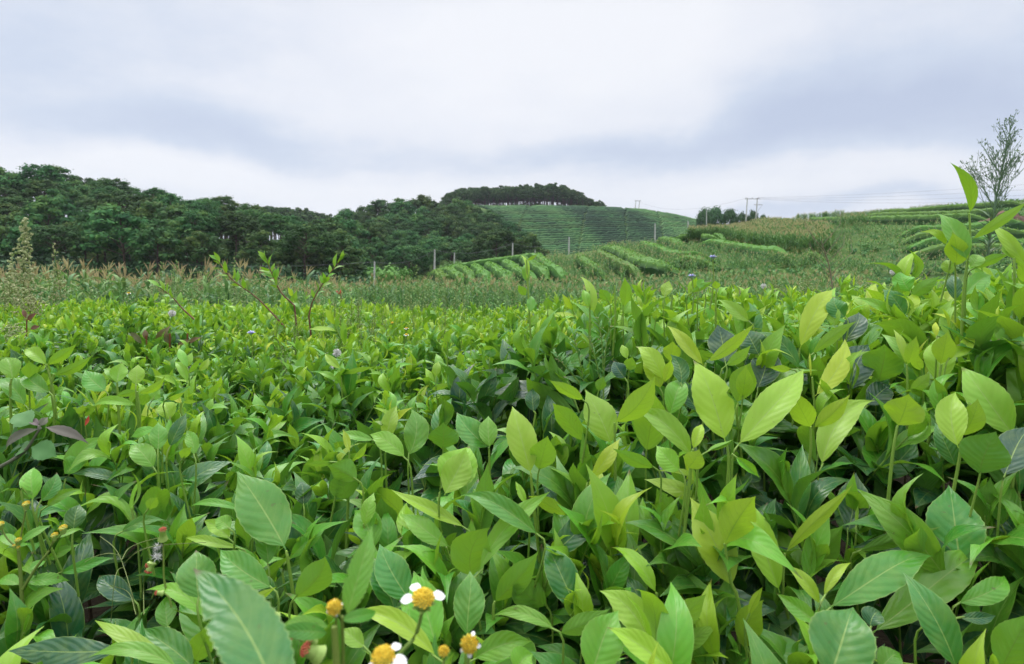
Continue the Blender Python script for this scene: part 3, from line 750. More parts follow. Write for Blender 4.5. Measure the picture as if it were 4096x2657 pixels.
cable(T4, T5, 1., .018, 'cable between the two crest poles above the corn'); cable(HB[0], HA[0], 4, .02, 'long cable from the far twin pole to the near one')
# red soil bank at the right edge
bk = MB(); c0 = on_ground(1018, 227, 60, 160); gx = np.linspace(-4, 7, 25); gy = np.linspace(0, 1, 6); vs = []
for x in gx:
    for q in gy: vs.append([c0[0] + x, c0[1] + q * 2.2 + .3 * rng.normal(), float(ground(c0[0] + x, c0[1] + q * 2.2)) + .05 + 1.5 * math.sin(q * 1.8) * math.exp(-(x / 2.5) ** 2) + .12 * rng.normal()])
bk.add(vs, [[a * 6 + b, (a + 1) * 6 + b, (a + 1) * 6 + b + 1, a * 6 + b + 1] for a in range(24) for b in range(5)])
tag(bk.build('soil_bank', M_SOILBANK), 'bare red soil bank at the right edge among the tea rows', 'bank')

# ------------------------------------------------------------------ the tea field at our feet
KX = .43025
def R1(x, y): return ((x * .2848) * KX, (1104 + y * .2848) * KX)
def R2(x, y): return ((406.7 + x * .2988) * KX, (1104 + y * .2988) * KX)
def R3(x, y): return ((1118 + x * .2849) * KX, (1104 + y * .2849) * KX)
def R4(x, y): return ((1743 + x * .2849) * KX, (1104 + y * .2849) * KX)
def R5(x, y): return ((1743 + x * .3011) * KX, (639.2 + y * .3011) * KX)
def R6(x, y): return ((1162 + x * .3011) * KX, (639.2 + y * .3011) * KX)
def R7(x, y): return ((581 + x * .3011) * KX, (639.2 + y * .3011) * KX)
def R8(x, y): return ((x * .3011) * KX, (639.2 + y * .3011) * KX)
def RT(x, y): return ((1785 + x * .25) * KX, (232.4 + y * .25) * KX)
def DD(x, y): return (x * KX, y * KX)

CAN = [(258, .75, -.34), (473, .9, -.44), (559, .8, -.44), (830, .73, -.48), (714, .75, -.27), (882, .65, -.38), (925, .9, -.32), (990, 1.02, -.13), (960, 1.25, -.12), (1040, 1.25, -.04), (645, 1.45, -.14), (796, 1.2, -.19),
       (516, 1.8, -.31), (387, 2., -.29), (172, 2.2, -.23), (301, 2., -.37), (129, 1.35, -.47), (65, 1.0, -.24), (110, .85, -.45), (34, .6, -.44), (200, .72, -.54), (150, .7, -.55), (600, .62, -.44), (450, .6, -.44),
       (230, 1.1, -.45), (380, 1.3, -.45), (300, 3., -.25), (600, 3., -.22), (900, 3., -.22), (100, 3., -.2), (100, 4.5, -.29), (500, 4.5, -.28), (900, 4.5, -.27), (-20, 4., -.27), (300, 4.5, -.29), (700, 2., -.16), (900, 1.8, -.16), (1100, 1.1, -.02), (1100, .7, -.3), (-60, .8, -.3), (500, .3, -.5), (900, .3, -.55), (100, .3, -.55)]
_cx = np.array([(p - 512) / F * y for p, y, _ in CAN]); _cy = np.array([y for _, y, _ in CAN]); _cz = np.array([z for *_, z in CAN])
def canopy(X, Y):
    X = np.asarray(X, float)[..., None]; Y = np.asarray(Y, float)[..., None]
    sc_ = .08 + .25 * np.minimum(Y, 3)
    w = 1 / (((X - _cx) ** 2 + (Y - _cy) ** 2) / sc_ ** 2 + .02) ** 1.6
    x_, y_ = X[..., 0], Y[..., 0]
    return ZC + (w * _cz).sum(-1) / w.sum(-1) + np.clip((y_ - 1.5) / 1.5, 0, 1) * (.045 * np.sin(2.3 * x_ + 1.1 * y_) * np.sin(1.7 * y_ - .8 * x_ + 1) + .025 * np.sin(5.1 * x_ - 2 * y_))

# bushes: an uneven grid, the nearest ones carry their shoots as parts
BUSH = []
for r, Y in enumerate(np.arange(.35, 4.7, .72)):
    half = Y * .86 + .75; n = int(2 * half / .74) + 1
    for X in np.linspace(-half, half, n):
        x, y = X + rng.normal() * .06 + (.2 if r % 2 else 0), Y + rng.normal() * (.05 + .1 * (Y > 4))
        BUSH.append([x, y])
BUSH = np.array(BUSH)
def bush_of(x, y): return int(np.argmin((BUSH[:, 0] - x) ** 2 + (BUSH[:, 1] - y) ** 2))
NEAR_LIM = 2.25
LAB = {}
ROOT = []
for i, (x, y) in enumerate(BUSH):
    if y < NEAR_LIM: ROOT.append(empty('tea_bush', (x, y, 0)))
    else: ROOT.append(None)
NSH = [0] * len(BUSH)
def add_part(i, name, me_or_mb, M=None, loc=None, rot=None, s=1.):
    me = me_or_mb.mesh(name, M) if isinstance(me_or_mb, MB) else me_or_mb
    o = bpy.data.objects.new(name, me); COL.objects.link(o); o.parent = ROOT[i]
    b = np.array([*BUSH[i], 0])
    o.location = Vector(np.asarray(loc) - b) if loc is not None else Vector(-b)
    if rot is not None: o.rotation_euler = rot
    o.scale = (s, s, s); NSH[i] += 1
    return o

# --- shoots traced from the photograph, each at its own distance
HERO_XY = []
def shoot(fn, Y, leaves, stems=(), nv=24, sw=.0017):
    parts = []
    for st in stems:
        mb = MB(); pts = [wp(*fn(*p), Y + .004) for p in st]
        pts.append(pts[-1] + np.array([.01 * rng.normal(), .01, -.10]))
        tube(mb, curve_pts(pts[::-1], 8), sw * 1.3, sw * .8, 6, (.3, .5, 0)); parts.append([mb, [], st])
    for sp in leaves:
        x0, y0, x1, y1, w, roll, tone = sp[:7]
        bow = sp[7] if len(sp) > 7 else .05 + .05 * rng.random(); cur = sp[8] if len(sp) > 8 else .05 * rng.normal(); fold = sp[9] if len(sp) > 9 else .15 + .38 * rng.random()
        p0, p1 = fn(x0, y0), fn(x1, y1); q = fn(x0 + w, y0); wpx = abs(q[0] - p0[0])
        under = abs(roll) >= 120
        dz = (p0[1] - p1[1]) / F * Y
        Yb = Y + .012 * rng.normal(); Yt = Yb + (.55 if not under else -.32) * dz
        a, b = wp(*p0, Yb), wp(*p1, Yt); mid = (a + b) / 2; ax = unit(b - a)
        c = unit(np.array([0, 0, ZC]) - mid); n0 = unit(c - np.dot(c, ax) * ax); up = np.array([0, 0, 1.]); up = up - np.dot(up, ax) * ax
        n = unit(n0 + .35 * up) if not under else unit(-n0 + .45 * up)
        ang = math.radians(roll if not under else (roll - math.copysign(180, roll)) * .5) * .6
        n = n * math.cos(ang) + np.cross(ax, n) * math.sin(ang)
        vis = max(.6, abs(np.dot(n, n0)))
        home = None
        for pt in parts:
            if min(math.hypot(x0 - s[0], y0 - s[1]) for u0, u1 in zip(pt[2][:-1], pt[2][1:]) for s in [(u0[0] + (u1[0] - u0[0]) * f, u0[1] + (u1[1] - u0[1]) * f) for f in np.linspace(0, 1, 6)]) < 45: home = pt
        if home is None:
            home = [MB(), [], [(x0, y0), (x0, y0 + 60)]]; parts.append(home)
            tube(home[0], curve_pts([a + ax * .006, a - ax * .008 + [0, 0, -.008], a + [.006 * rng.normal(), .012, -.08]], 6), sw * .55, sw * .85, 5, (.35, .5, 0))
        leaf(home[0], a, b, n, wpx / F * Y / vis * (1.0 * math.sin(math.atan2(abs(p1[1] - p0[1]) + .35 * abs(p1[0] - p0[0]), abs(p1[0] - p0[0]))) ** .5), bow if not under else -abs(bow) * .6, cur, fold, nv, 4, tone, .018, None, .03 + .035 * rng.random(), (.78 + .12 * rng.random(), .94 + .18 * rng.random()), .04, None, (.12 + .22 * rng.random()) * (1 if under else -1) * (.5 if rng.random() < .8 else -.5))
        home[1].append(a)
    for mb, bx, _ in parts:
        if not bx: bx = [np.concatenate(mb.v).mean(0)]
        m = np.mean(bx, 0); HERO_XY.append(m); add_part(bush_of(m[0], m[1]), 'tea_shoot', mb, M_TEA)
U = 180
HERO = [
 (R6, .72, [(1740, 1290, 1530, 640, 300, 8, .12, .03, 0, .22), (1830, 1320, 2385, 735, 260, -15, .14, .05, .03, .3)], [[(1750, 1290), (1765, 1500)]]),
 (R6, .77, [(885, 1140, 1180, 755, 190, 160, .05, .05, -.1), (860, 1310, 650, 880, 250, 10, .16), (1130, 1370, 1200, 880, 270, U, .24)], [[(885, 1140), (890, 1500)]]),
 (R6, .70, [(1480, 1400, 1030, 1010, 200, 15, .27, .08)], []),
 (R6, .80, [(650, 970, 385, 790, 110, 150, .1, .08), (650, 1290, 390, 985, 170, 170, .24)], []),
 (R6, .73, [(240, 1540, 85, 1000, 240, 0, .17, .03), (300, 1510, 375, 1220, 210, 175, .26)], [[(240, 1530), (245, 1620)]]),
 (R6, .68, [(690, 1570, 900, 1240, 125, 25, .13, .04, .06), (1200, 1490, 890, 1300, 130, 150, .3)], []),
 (R6, .66, [(1490, 1345, 1560, 1140, 95, 0, .1), (1450, 1490, 1540, 1340, 160, 170, .07), (1390, 1510, 1210, 1310, 180, 10, .26)], [[(1490, 1345), (1470, 1520)]]),
 (R6, .86, [(1600, 670, 1970, 375, 100, 130, .02, .1), (1575, 700, 1320, 360, 115, 10, .12, .04)], [[(1590, 680), (1580, 800)]]),
 (R6, .92, [(1740, 690, 1690, 370, 230, 0, 1., .02), (1985, 880, 2070, 570, 230, 0, .98, .02), (2000, 620, 1890, 410, 210, 10, .92)], []),
 (R6, .86, [(1310, 670, 1330, 500, 145, 170, .06), (1260, 810, 1080, 530, 150, 5, .22), (1240, 880, 1090, 620, 145, 10, .1), (1270, 830, 1335, 650, 80, 175, 0)], [[(1300, 680), (1300, 900)]]),
 (R6, .82, [(1400, 850, 1330, 600, 140, 0, .8), (1545, 1060, 1400, 770, 130, 0, .88), (1310, 1090, 1420, 790, 180, 0, .42)], []),
 (R6, .80, [(1830, 990, 1920, 660, 210, 150, .3), (1870, 950, 1910, 690, 120, 170, .1), (1740, 700, 1945, 545, 95, 140, .2)], [[(1840, 990), (1830, 1100)]]),
 (R6, .69, [(1590, 1365, 1810, 1275, 90, 130, .32, .02, 0, 1.2), (1820, 1400, 2000, 1570, 120, 10, .28, .02, 0, 1.1)], []),
 (R6, 1.0, [(262, 1060, 245, 870, 120, 0, .95, .01)], [[(262, 1050), (268, 1120)]]),
 (R6, 1.0, [(985, 650, 950, 530, 65, 0, .15), (990, 740, 1030, 630, 95, 170, .2)], []),
 (R6, .9, [(970, 800, 880, 660, 130, 0, .95), (760, 900, 800, 780, 90, U, .5)], []),
 (R6, 1.12, [(720, 300, 640, 0, 75, 30, .22, .06), (950, 250, 955, 8, 92, 175, .24), (840, 210, 775, 100, 85, U, .3), (690, 250, 640, 110, 70, 20, .3)], [[(690, 120), (695, 430)], [(885, 80), (890, 350)]]),
 (R6, 1.1, [(1270, 170, 1305, 40, 90, 0, .25), (1670, 110, 1665, 40, 60, 170, .15), (1470, 140, 1640, 40, 60, 140, .3, .1), (1540, 110, 1580, 30, 70, 20, .3)], [[(1670, 110), (1665, 300)], [(1330, 150), (1320, 300)]]),
 (R6, .98, [(1930, 365, 1705, 165, 115, 15, .25, .06)], []),
 (R6, 1.15, [(215, 60, 190, -90, 60, 0, .35), (200, 160, 150, 70, 70, 170, .35), (240, 290, 245, 150, 70, 0, .5), (205, 40, 170, -170, 35, 20, .2, .05, .08), (212, -110, 290, -160, 30, 140, .2)], [[(205, -120), (215, 60), (228, 330)]]),
 (R6, 1.25, [(370, 260, 375, 175, 75, U, .35), (400, 360, 370, 260, 80, 0, .2), (225, 390, 300, 300, 60, 20, .35), (950, 300, 1020, 195, 110, 0, .35), (1200, 340, 1215, 265, 60, 170, .2), (1210, 460, 1260, 335, 90, 0, .2), (950, 470, 930, 300, 80, 10, .22), (1060, 490, 1040, 400, 90, U, .6), (1150, 470, 1160, 370, 70, 0, .85)], []),
 (R5, .74, [(2040, 1250, 1630, 698, 290, 15, .28, .05, -.03)], [[(2040, 1250), (2050, 1400)]]),
 (R5, .78, [(470, 1180, 310, 850, 180, 175, .06), (490, 1180, 760, 905, 140, 165, .03, .06), (550, 1480, 900, 918, 235, -10, .27, .05)], [[(470, 1170), (460, 1430)]]),
 (R5, .86, [(500, 935, 785, 472, 160, 15, .1, .03), (470, 790, 460, 590, 22, 0, .1, .01, 0, .9), (330, 730, 145, 690, 80, 160, .05)], [[(480, 790), (492, 940), (500, 1050)]]),
 (R5, .92, [(760, 905, 945, 518, 250, 10, 1., .03), (990, 830, 1060, 525, 300, U, .38), (900, 1010, 1100, 845, 190, 5, 1.)], []),
 (R5, .72, [(1140, 1165, 1225, 905, 265, U, .08, .02)], [[(1138, 1165), (1100, 1400)]]),
 (R5, .82, [(1472, 695, 1520, 428, 160, U, .05), (1445, 840, 1430, 470, 210, 0, .16), (1530, 645, 1700, 415, 95, 25, .26), (1440, 480, 1430, 360, 45, 0, .08)], [[(1478, 690), (1430, 1010)]]),
 (R5, .84, [(1215, 690, 1275, 457, 95, 175, .05), (1200, 690, 1095, 415, 60, 20, .15), (1230, 912, 1400, 755, 95, 160, .1), (1330, 740, 1300, 600, 80, 170, .1)], [[(1212, 690), (1218, 920)]]),
 (R5, .88, [(1680, 945, 1865, 472, 270, 5, 1., .03), (1560, 900, 1700, 740, 150, 0, .6)], []),
 (R5, .71, [(1632, 1245, 1770, 955, 175, U, .08), (1610, 1335, 1590, 885, 215, 0, .16, .02), (1590, 1480, 1430, 1140, 160, 10, .7)], [[(1635, 1240), (1605, 1490)]]),
 (R5, .67, [(1770, 1545, 1900, 1200, 330, U, .62), (1960, 1560, 2150, 1130, 270, 0, 1., .03)], []),
 (R5, .95, [(385, 570, 640, 88, 170, 15, .14, .06, -.04), (660, 400, 590, 200, 120, 0, .25), (740, 330, 645, 165, 160, 0, .72), (715, 530, 875, 300, 175, 0, 1.), (480, 610, 810, 350, 95, 140, .3)], [[(385, 570), (368, 680)]]),
 (R5, .93, [(380, 730, 95, 412, 120, 10, .78), (180, 700, 30, 430, 240, 0, 1., .03), (20, 900, 150, 565, 210, 0, .98)], []),
 (R5, 1.02, [(1200, 320, 1040, 98, 140, 5, .72), (1150, 345, 830, 168, 95, 20, .3), (1220, 325, 1295, 130, 110, 0, .15), (1640, 365, 1290, 178, 115, 15, .26, .08), (1160, 555, 1460, 340, 85, 140, .18), (960, 480, 920, 360, 140, 0, .5), (1080, 470, 1200, 340, 90, 0, .8)], [[(1222, 320), (1260, 420)]]),
 (R5, 1.06, [(1240, 130, 1170, -30, 160, 0, .36), (1240, 180, 1475, 32, 115, 150, .42), (1660, 160, 1880, -20, 160, 10, .32), (2065, 405, 1715, 45, 110, 20, .27, .08), (1580, 200, 1560, -10, 110, 0, .9), (1880, 455, 2015, 375, 85, 20, .22), (1660, 330, 1760, 310, 90, 0, 1.), (1690, 520, 1925, 300, 100, 10, .4), (2070, 480, 1960, 410, 80, 0, .3)], []),
 (R5, .95, [(1985, 600, 1985, 430, 65, 0, .22), (2010, 620, 2050, 450, 75, U, .15), (1960, 640, 1930, 540, 80, U, .12), (1950, 790, 1900, 650, 60, 20, .12), (1985, 800, 2075, 665, 45, 140, .12)], [[(1985, 600), (1975, 760)]]),
 (RT, .88, [(1872, 1055, 1680, 575, 112, 172, .26, .04, -.14, .5), (1888, 1300, 2400, 940, 105, 150, .22, .12, 0, .3), (1850, 1490, 1610, 1036, 200, 20, .45, .05, 0, .55), (1740, 1545, 1715, 1215, 190, U, .08), (1660, 1350, 1450, 1200, 85, 10, .16), (1900, 1570, 2225, 1428, 120, 150, .26, .1), (1880, 1560, 1960, 1430, 130, 0, .3), (1700, 1620, 1650, 1480, 120, 0, .3)], [[(1872, 1055), (1880, 1300), (1855, 1500), (1815, 1850)]]),
 (RT, .85, [(2420, 1600, 2065, 1140, 130, -15, .27, .07), (2292, 1480, 2225, 1298, 130, 0, .3, .02), (2460, 1740, 2350, 1500, 150, U, .1)], [[(2290, 1470), (2290, 1640)]]),
 (R3, .62, [(2050, 925, 1670, 195, 330, 8, .14, .02), (1990, 565, 2245, 150, 300, 172, .01, .03)], [[(1988, 560), (2040, 880), (2110, 1090)]]),
 (R3, .60, [(2150, 1425, 2290, 985, 220, 150, .05, .03, .05), (2180, 1150, 2310, 900, 70, 150, .02)], [[(2165, 1400), (2200, 1580)]]),
 (R3, .61, [(800, 1135, 530, 530, 270, 8, .78, .04)], []),
 (R3, .69, [(540, 680, 1040, 205, 240, -10, .8, .06)], []),
 (R3, .63, [(-20, 800, 625, 172, 185, 10, .33, .03), (470, 490, -130, 85, 210, 0, .62, .08)], []),
 (R3, .75, [(1300, 410, 1090, -5, 210, 0, .55), (1290, 510, 980, 158, 210, 0, .66)], [[(1300, 400), (1300, 520)]]),
 (R3, .62, [(1430, 970, 1085, 548, 140, 25, .24, .12), (1360, 1180, 1165, 818, 170, 0, .85)], [[(1430, 960), (1440, 1380)]]),
 (R3, .55, [(1390, 1400, 1003, 908, 270, 10, .2, .04)], []),
 (R3, .47, [(900, 1640, 1090, 1080, 370, 10, .3, .03), (1600, 1640, 1030, 1228, 240, 0, .16, .05)], []),
 (R3, .60, [(1545, 1265, 1825, 950, 180, 165, .16), (1530, 1470, 1945, 1220, 160, 150, .1, .08), (1535, 1290, 1330, 1168, 110, 20, .32)], [[(1545, 1260), (1540, 1500)]]),
 (R3, .68, [(1655, 940, 1400, 448, 210, 10, .3), (1640, 910, 1805, 745, 100, 160, .1), (1795, 750, 1560, 513, 180, 0, .95), (1640, 380, 1625, 270, 90, U, .3)], []),
 (R3, .64, [(110, 1040, 500, 610, 220, 170, .32, .08), (540, 1070, 260, 785, 260, U, .62)], [[(112, 1030), (100, 1150)]]),
 (R3, .56, [(-60, 1500, 415, 1335, 270, 10, .4, .08), (600, 1255, 105, 1095, 150, 10, .32, .06), (640, 1290, 1060, 1085, 190, 150, .42, .08), (300, 1600, 420, 1450, 240, 0, .33)], []),
 (R3, .72, [(1765, 205, 1330, 45, 170, 15, .16, .05), (1560, 400, 1380, 100, 170, U, .5)], []),
 (R3, .72, [(370, 240, 275, 50, 70, 0, .2, .02, 0, .6), (720, 330, 400, 125, 130, 150, .1), (900, 210, 960, -60, 130, 0, .16)], []),
 (R4, .60, [(640, 1090, 1440, 568, 340, -5, .52, .05, .02)], []),
 (R4, .63, [(985, 1300, 1910, 560, 340, -5, .45, .08, .03)], []),
 (R4, .55, [(1690, 1590, 1235, 785, 290, 10, .66, .07, .04)], []),
 (R4, .68, [(1730, 780, 1655, 75, 400, 0, .6, .04)], []),
 (R4, .62, [(1690, 1050, 2135, 828, 210, 15, .33, .07)], []),
 (R4, .47, [(640, 1680, 830, 1043, 520, 0, .72, .04)], []),
 (R4, .67, [(285, 640, 885, 100, 120, 150, .03, .05, .04), (245, 960, -40, 170, 240, 5, .16, .05)], [[(285, 640), (270, 960), (345, 1420)]]),
 (R4, .74, [(795, 470, 830, -30, 240, 0, .92, .03), (455, 800, 790, 410, 260, U, .3)], []),
 (R4, .60, [(600, 990, 835, 700, 90, 10, .12), (575, 1060, 300, 718, 120, 15, .16), (550, 1210, 212, 965, 160, 0, .42)], []),
 (R4, .54, [(2040, 1600, 2300, 1120, 300, 160, .36, .03), (1060, 1600, 1225, 1440, 220, 10, .42)], []),
 (R4, .70, [(880, 620, 1550, 440, 150, 150, .5, .1), (1945, 490, 2010, 20, 280, U, .55), (2260, 580, 1970, 150, 210, 5, .95), (2060, 420, 1845, 90, 120, 20, .4)], []),
 (R4, .72, [(865, 440, 878, 230, 30, 0, .25, .01, 0, .8), (870, 480, 1095, 300, 50, 150, .15, .12), (1130, 440, 1130, 290, 100, 0, .4), (1400, 390, 960, 175, 110, 10, .85)], []),
 (R4, .58, [(1400, 1240, 1470, 1180, 120, U, .4), (980, 1240, 1050, 1100, 180, 0, .9), (1700, 1160, 2020, 1130, 150, 10, .92)], []),
 (R2, .66, [(862, 580, 463, -47, 390, 0, .58, .03, .02, .12)], [[(865, 590), (885, 700)]]),
 (R2, .68, [(885, 660, 1190, 383, 130, 15, .42, .06), (725, 700, 640, 370, 160, 5, .48)], []),
 (R2, .61, [(925, 960, 1205, 620, 250, 165, .42, .06, -.08)], []),
 (R2, .62, [(760, 880, 345, 585, 260, 5, .46, .06), (770, 960, 560, 830, 210, 0, .72)], []),
 (R2, .58, [(185, 970, 185, 570, 280, 0, .6, .03), (140, 1460, 285, 1110, 190, U, .3)], []),
 (R2, .56, [(560, 985, 790, 850, 75, 150, .04)], []),
 (R2, .62, [(1710, 1060, 1535, 630, 240, 5, .75, .03), (1850, 1000, 1585, 535, 270, 5, .62, .03)], []),
 (R2, .55, [(2030, 1340, 1840, 745, 280, 5, .32, .04)], []),
 (R2, .54, [(2270, 1260, 2335, 742, 250, 0, .55, .03)], []),
 (R2, .66, [(2315, 800, 2420, 375, 310, U, .38, .02)], [[(2310, 800), (2300, 900)]]),
 (R2, .52, [(2040, 1420, 1370, 1035, 190, 15, .22, .05), (1480, 1340, 1300, 1180, 150, 10, .25)], []),
 (R2, .74, [(515, 570, 88, 465, 100, 25, .15, .08), (430, 500, 220, 340, 130, 10, .24), (560, 290, 100, 250, 90, 20, .3, .12), (430, 420, 310, 330, 130, 0, .4)], []),
 (R2, .78, [(1340, 195, 1300, -70, 210, U, .6), (1780, 310, 1530, 70, 190, 165, .13), (1650, 500, 1600, 160, 220, U, .6), (1000, 240, 980, 40, 130, 0, .85)], [[(1775, 305), (1900, 700)]]),
 (R2, .72, [(1560, 570, 1400, 260, 220, 10, .36), (1475, 400, 1560, 130, 110, 0, .25)], [[(1470, 380), (1475, 560)]]),
 (R2, .70, [(2140, 560, 1775, 252, 170, 10, .3, .08), (2260, 410, 1665, 120, 130, 20, .2, .08)], [[(2110, 560), (2190, 860)]]),
 (R7, .84, [(1225, 1395, 1265, 1030, 200, 0, .48, .02)], []),
 (R7, .68, [(1480, 1640, 1650, 1290, 330, 0, .24, .03), (1500, 1700, 1700, 1345, 240, 0, .22, .03)], []),
 (R7, .86, [(1845, 1335, 1585, 1060, 210, 5, .62, .06), (1850, 1335, 1845, 1078, 150, 0, .44)], [[(1845, 1330), (1850, 1540)]]),
 (R7, .84, [(1490, 1345, 1510, 1125, 230, U, .62)], []),
 (R7, .82, [(1200, 1410, 925, 1218, 160, 10, .32), (960, 1275, 680, 1215, 100, 20, .3, .06), (1060, 1290, 1150, 1005, 130, 0, .2)], []),
 (R7, .78, [(768, 1365, 725, 1180, 58, 0, .06, .02, 0, .6), (785, 1435, 908, 1283, 55, 150, .1)], [[(766, 1360), (765, 1560)]]),
 (R7, 1.4, [(700, 725, 583, 600, 70, 0, .26), (710, 765, 985, 700, 55, 150, .25, .12), (690, 820, 520, 750, 60, 10, .3)], [[(702, 720), (712, 950)]]),
 (R7, .74, [(830, 1580, 600, 1450, 220, 170, .55), (640, 1440, 425, 1450, 80, 150, .3, .15)], []),
 (R7, 1.25, [(1630, 990, 1640, 850, 80, 0, .25), (1440, 785, 1465, 665, 65, 0, .22), (1525, 530, 1525, 425, 60, U, .3), (1400, 890, 1560, 850, 60, 150, .2, .15), (1690, 1060, 1720, 960, 90, 0, .8), (1850, 640, 1860, 560, 90, 0, .6)], []),
 (R8, 1.0, [(360, 695, 195, 558, 115, 0, .24), (365, 695, 620, 528, 105, 150, .26, .08), (415, 775, 745, 610, 95, 150, .24, .06)], [[(358, 690), (410, 900)], [(415, 765), (400, 920)]]),
 (R8, .95, [(100, 810, 60, 620, 150, 0, .32, .03, 0, .6), (230, 810, 240, 650, 110, U, .34), (200, 1010, -20, 790, 150, 0, .45), (390, 910, 200, 760, 150, 0, .55)], [[(90, 800), (80, 900)]]),
 (R8, 1.0, [(900, 835, 935, 668, 130, 0, .34, .02, 0, .5), (905, 840, 808, 715, 80, 20, .34), (820, 900, 640, 730, 160, 0, .45)], [[(905, 830), (910, 950)]]),
 (R8, .95, [(1050, 850, 1045, 690, 110, 0, .16, .02), (1062, 910, 1280, 768, 75, 150, .1, .06), (1060, 1010, 705, 985, 110, 10, .24, .1), (1060, 890, 900, 920, 80, U, .3), (1100, 1010, 1140, 900, 90, U, .35)], [[(1060, 900), (1080, 1140)]]),
 (R8, .85, [(530, 1545, 790, 1250, 180, -5, .38, .05), (1190, 1490, 1020, 1290, 170, 10, .38), (490, 1540, 620, 1340, 140, 0, .42), (1200, 1180, 1010, 1260, 90, 20, .3)], []),
 (R8, .82, [(1220, 1360, 1220, 1130, 130, 0, .5, .02), (1310, 1330, 1455, 1068, 115, 0, .82), (1500, 1395, 1425, 1195, 95, 0, .32), (1410, 1420, 1470, 1320, 80, U, .15)], []),
 (R8, 1.02, [(330, 1080, 400, 930, 110, 0, .33), (590, 1060, 540, 1030, 70, 170, .08), (650, 1080, 640, 1000, 90, U, .05), (600, 1100, 760, 1000, 90, 150, .4), (1170, 970, 1240, 885, 90, 0, .3), (1290, 960, 1425, 890, 50, 150, .12, .08), (1410, 980, 1530, 970, 50, 150, .12, .12), (1400, 990, 1340, 930, 50, 20, .06), (1310, 1120, 1250, 980, 140, 0, .22)], [[(1400, 980), (1410, 1100)]]),
 (R8, 1.3, [(1450, 720, 1380, 560, 60, 20, .3), (1435, 720, 1480, 590, 60, 0, .28), (1450, 760, 1555, 625, 40, 150, .3), (1530, 740, 1610, 640, 60, 0, .25), (1450, 830, 1360, 655, 70, 0, .25), (1660, 1080, 1730, 965, 60, 0, .3), (1600, 1060, 1640, 950, 50, 0, .3)], []),
 (R1, .55, [(1010, 1425, 35, 1370, 340, 3, 1., .05, -.04, .12)], []),
 (R1, .52, [(1460, 1590, 712, 1478, 180, 20, .33, .06)], []),
 (R1, .56, [(1420, 1560, 725, 1180, 140, 20, .24, .04), (1590, 1590, 1130, 1290, 270, 5, .66, .05)], []),
 (R1, .62, [(1372, 1245, 1362, 970, 160, 0, .58, .02), (1720, 1190, 1205, 908, 160, 20, .22, .12)], [[(1372, 1240), (1380, 1330)]]),
 (R1, .75, [(1100, 1025, 805, 795, 190, 0, 1.), (560, 1010, 300, 950, 160, 10, .6), (480, 800, 925, 640, 120, -5, .55, .05), (985, 465, 1335, 320, 110, -5, .66, .05), (380, 690, 650, 565, 100, 0, .36)], []),
 (R1, .72, [(270, 210, 235, -60, 160, 0, .3), (330, 220, 470, -20, 130, 0, .66), (200, 120, 250, 200, 80, 150, .5), (600, 450, 640, 230, 150, 0, .85), (380, 260, 650, 95, 100, 10, .42), (1200, 290, 1290, 165, 100, 150, .25)], []),
]
for h in HERO: shoot(*h)
HXY = np.array(HERO_XY)
_cx = np.concatenate([_cx, HXY[:, 0]]); _cy = np.concatenate([_cy, HXY[:, 1]]); _cz = np.concatenate([_cz, HXY[:, 2] - ZC - .045])

# --- ordinary shoots: a handful of kinds, turned and scaled
def shoot_proto(kind, nv, nu, nl, size, hgt, older=0.):
    mb = MB(); t0 = {0: .14, 1: .27, 2: .50}[kind] + older
    lean = rng.normal(size=2) * .02
    st = [np.array([lean[0] * f * f, lean[1] * f * f, hgt * f]) for f in (0, .35, .7, 1)]
    tube(mb, st, .0020, .0011, 5, (.4, .5, 0))
    for k in range(nl):
        f = 1 - .86 * (k / nl) ** 1.1; a = k * 2.4 + rng.normal() * .4
        b = np.array([np.interp(f, (0, .35, .7, 1), [p[q] for p in st]) for q in range(3)])
        L = size * (.5 + .6 * min(1, k / 2.5)) * (.8 + .4 * rng.random())
        el = math.radians(np.interp(k, [0, 1, 3, nl], [80, 64, 50, 20]) + rng.normal() * 12)
        d = np.array([math.cos(a) * math.cos(el), math.sin(a) * math.cos(el), math.sin(el)])
        n = np.array([-math.cos(a) * math.sin(el), -math.sin(a) * math.sin(el), math.cos(el)]) + rng.normal(size=3) * .3
        tone = np.clip(t0 - .08 + .06 * k + .08 * rng.normal() + (.2 if k >= nl - 2 else 0), 0, 1)
        leaf(mb, b, b + d * L, n, L * (.27 + .1 * rng.random()) * (.6 if k == 0 else 1), .08 + .12 * rng.random(), .06 * rng.normal(), .2 + .4 * rng.random() + (.5 if k == 0 else 0), nv, nu, tone, .015 if nv > 12 else 0, None, .045, curl=-.12 + .2 * rng.normal())
    return mb
SPY = {k: [shoot_proto(k, 10, 2, 8 + int(rng.integers(3)), .090, .16, .03) for _ in range(7)] for k in (0, 1, 2)}
def sprig(k):
    mb = shoot_proto(k, 14, 3, 6 + int(rng.integers(3)), .084, .15)
    for _ in range(1 + int(rng.random() < .4)):
        a = rng.random() * 6.28; t_ = .28 + .12 * rng.random(); s = .7 + .25 * rng.random()
        T_ = np.array([[1, 0, t_ * math.cos(a)], [0, 1, t_ * math.sin(a)], [-t_ * math.cos(a), -t_ * math.sin(a), 1]])
        mb.merge(shoot_proto(k, 14, 3, 5 + int(rng.integers(2)), .080, .15), T_ @ rotz(rng.random() * 6.28, s), (0, 0, .01))
    return mb
SP = {k: [sprig(k).mesh('tea_shoot', M_TEA) for _ in range(9)] for k in (0, 1, 2)}
SPB = {k: [shoot_proto(k, 9, 2, 9 + int(rng.integers(3)), .086, .17, .2) for _ in range(6)] for k in (0, 1, 2)}
g = .076
cells = []
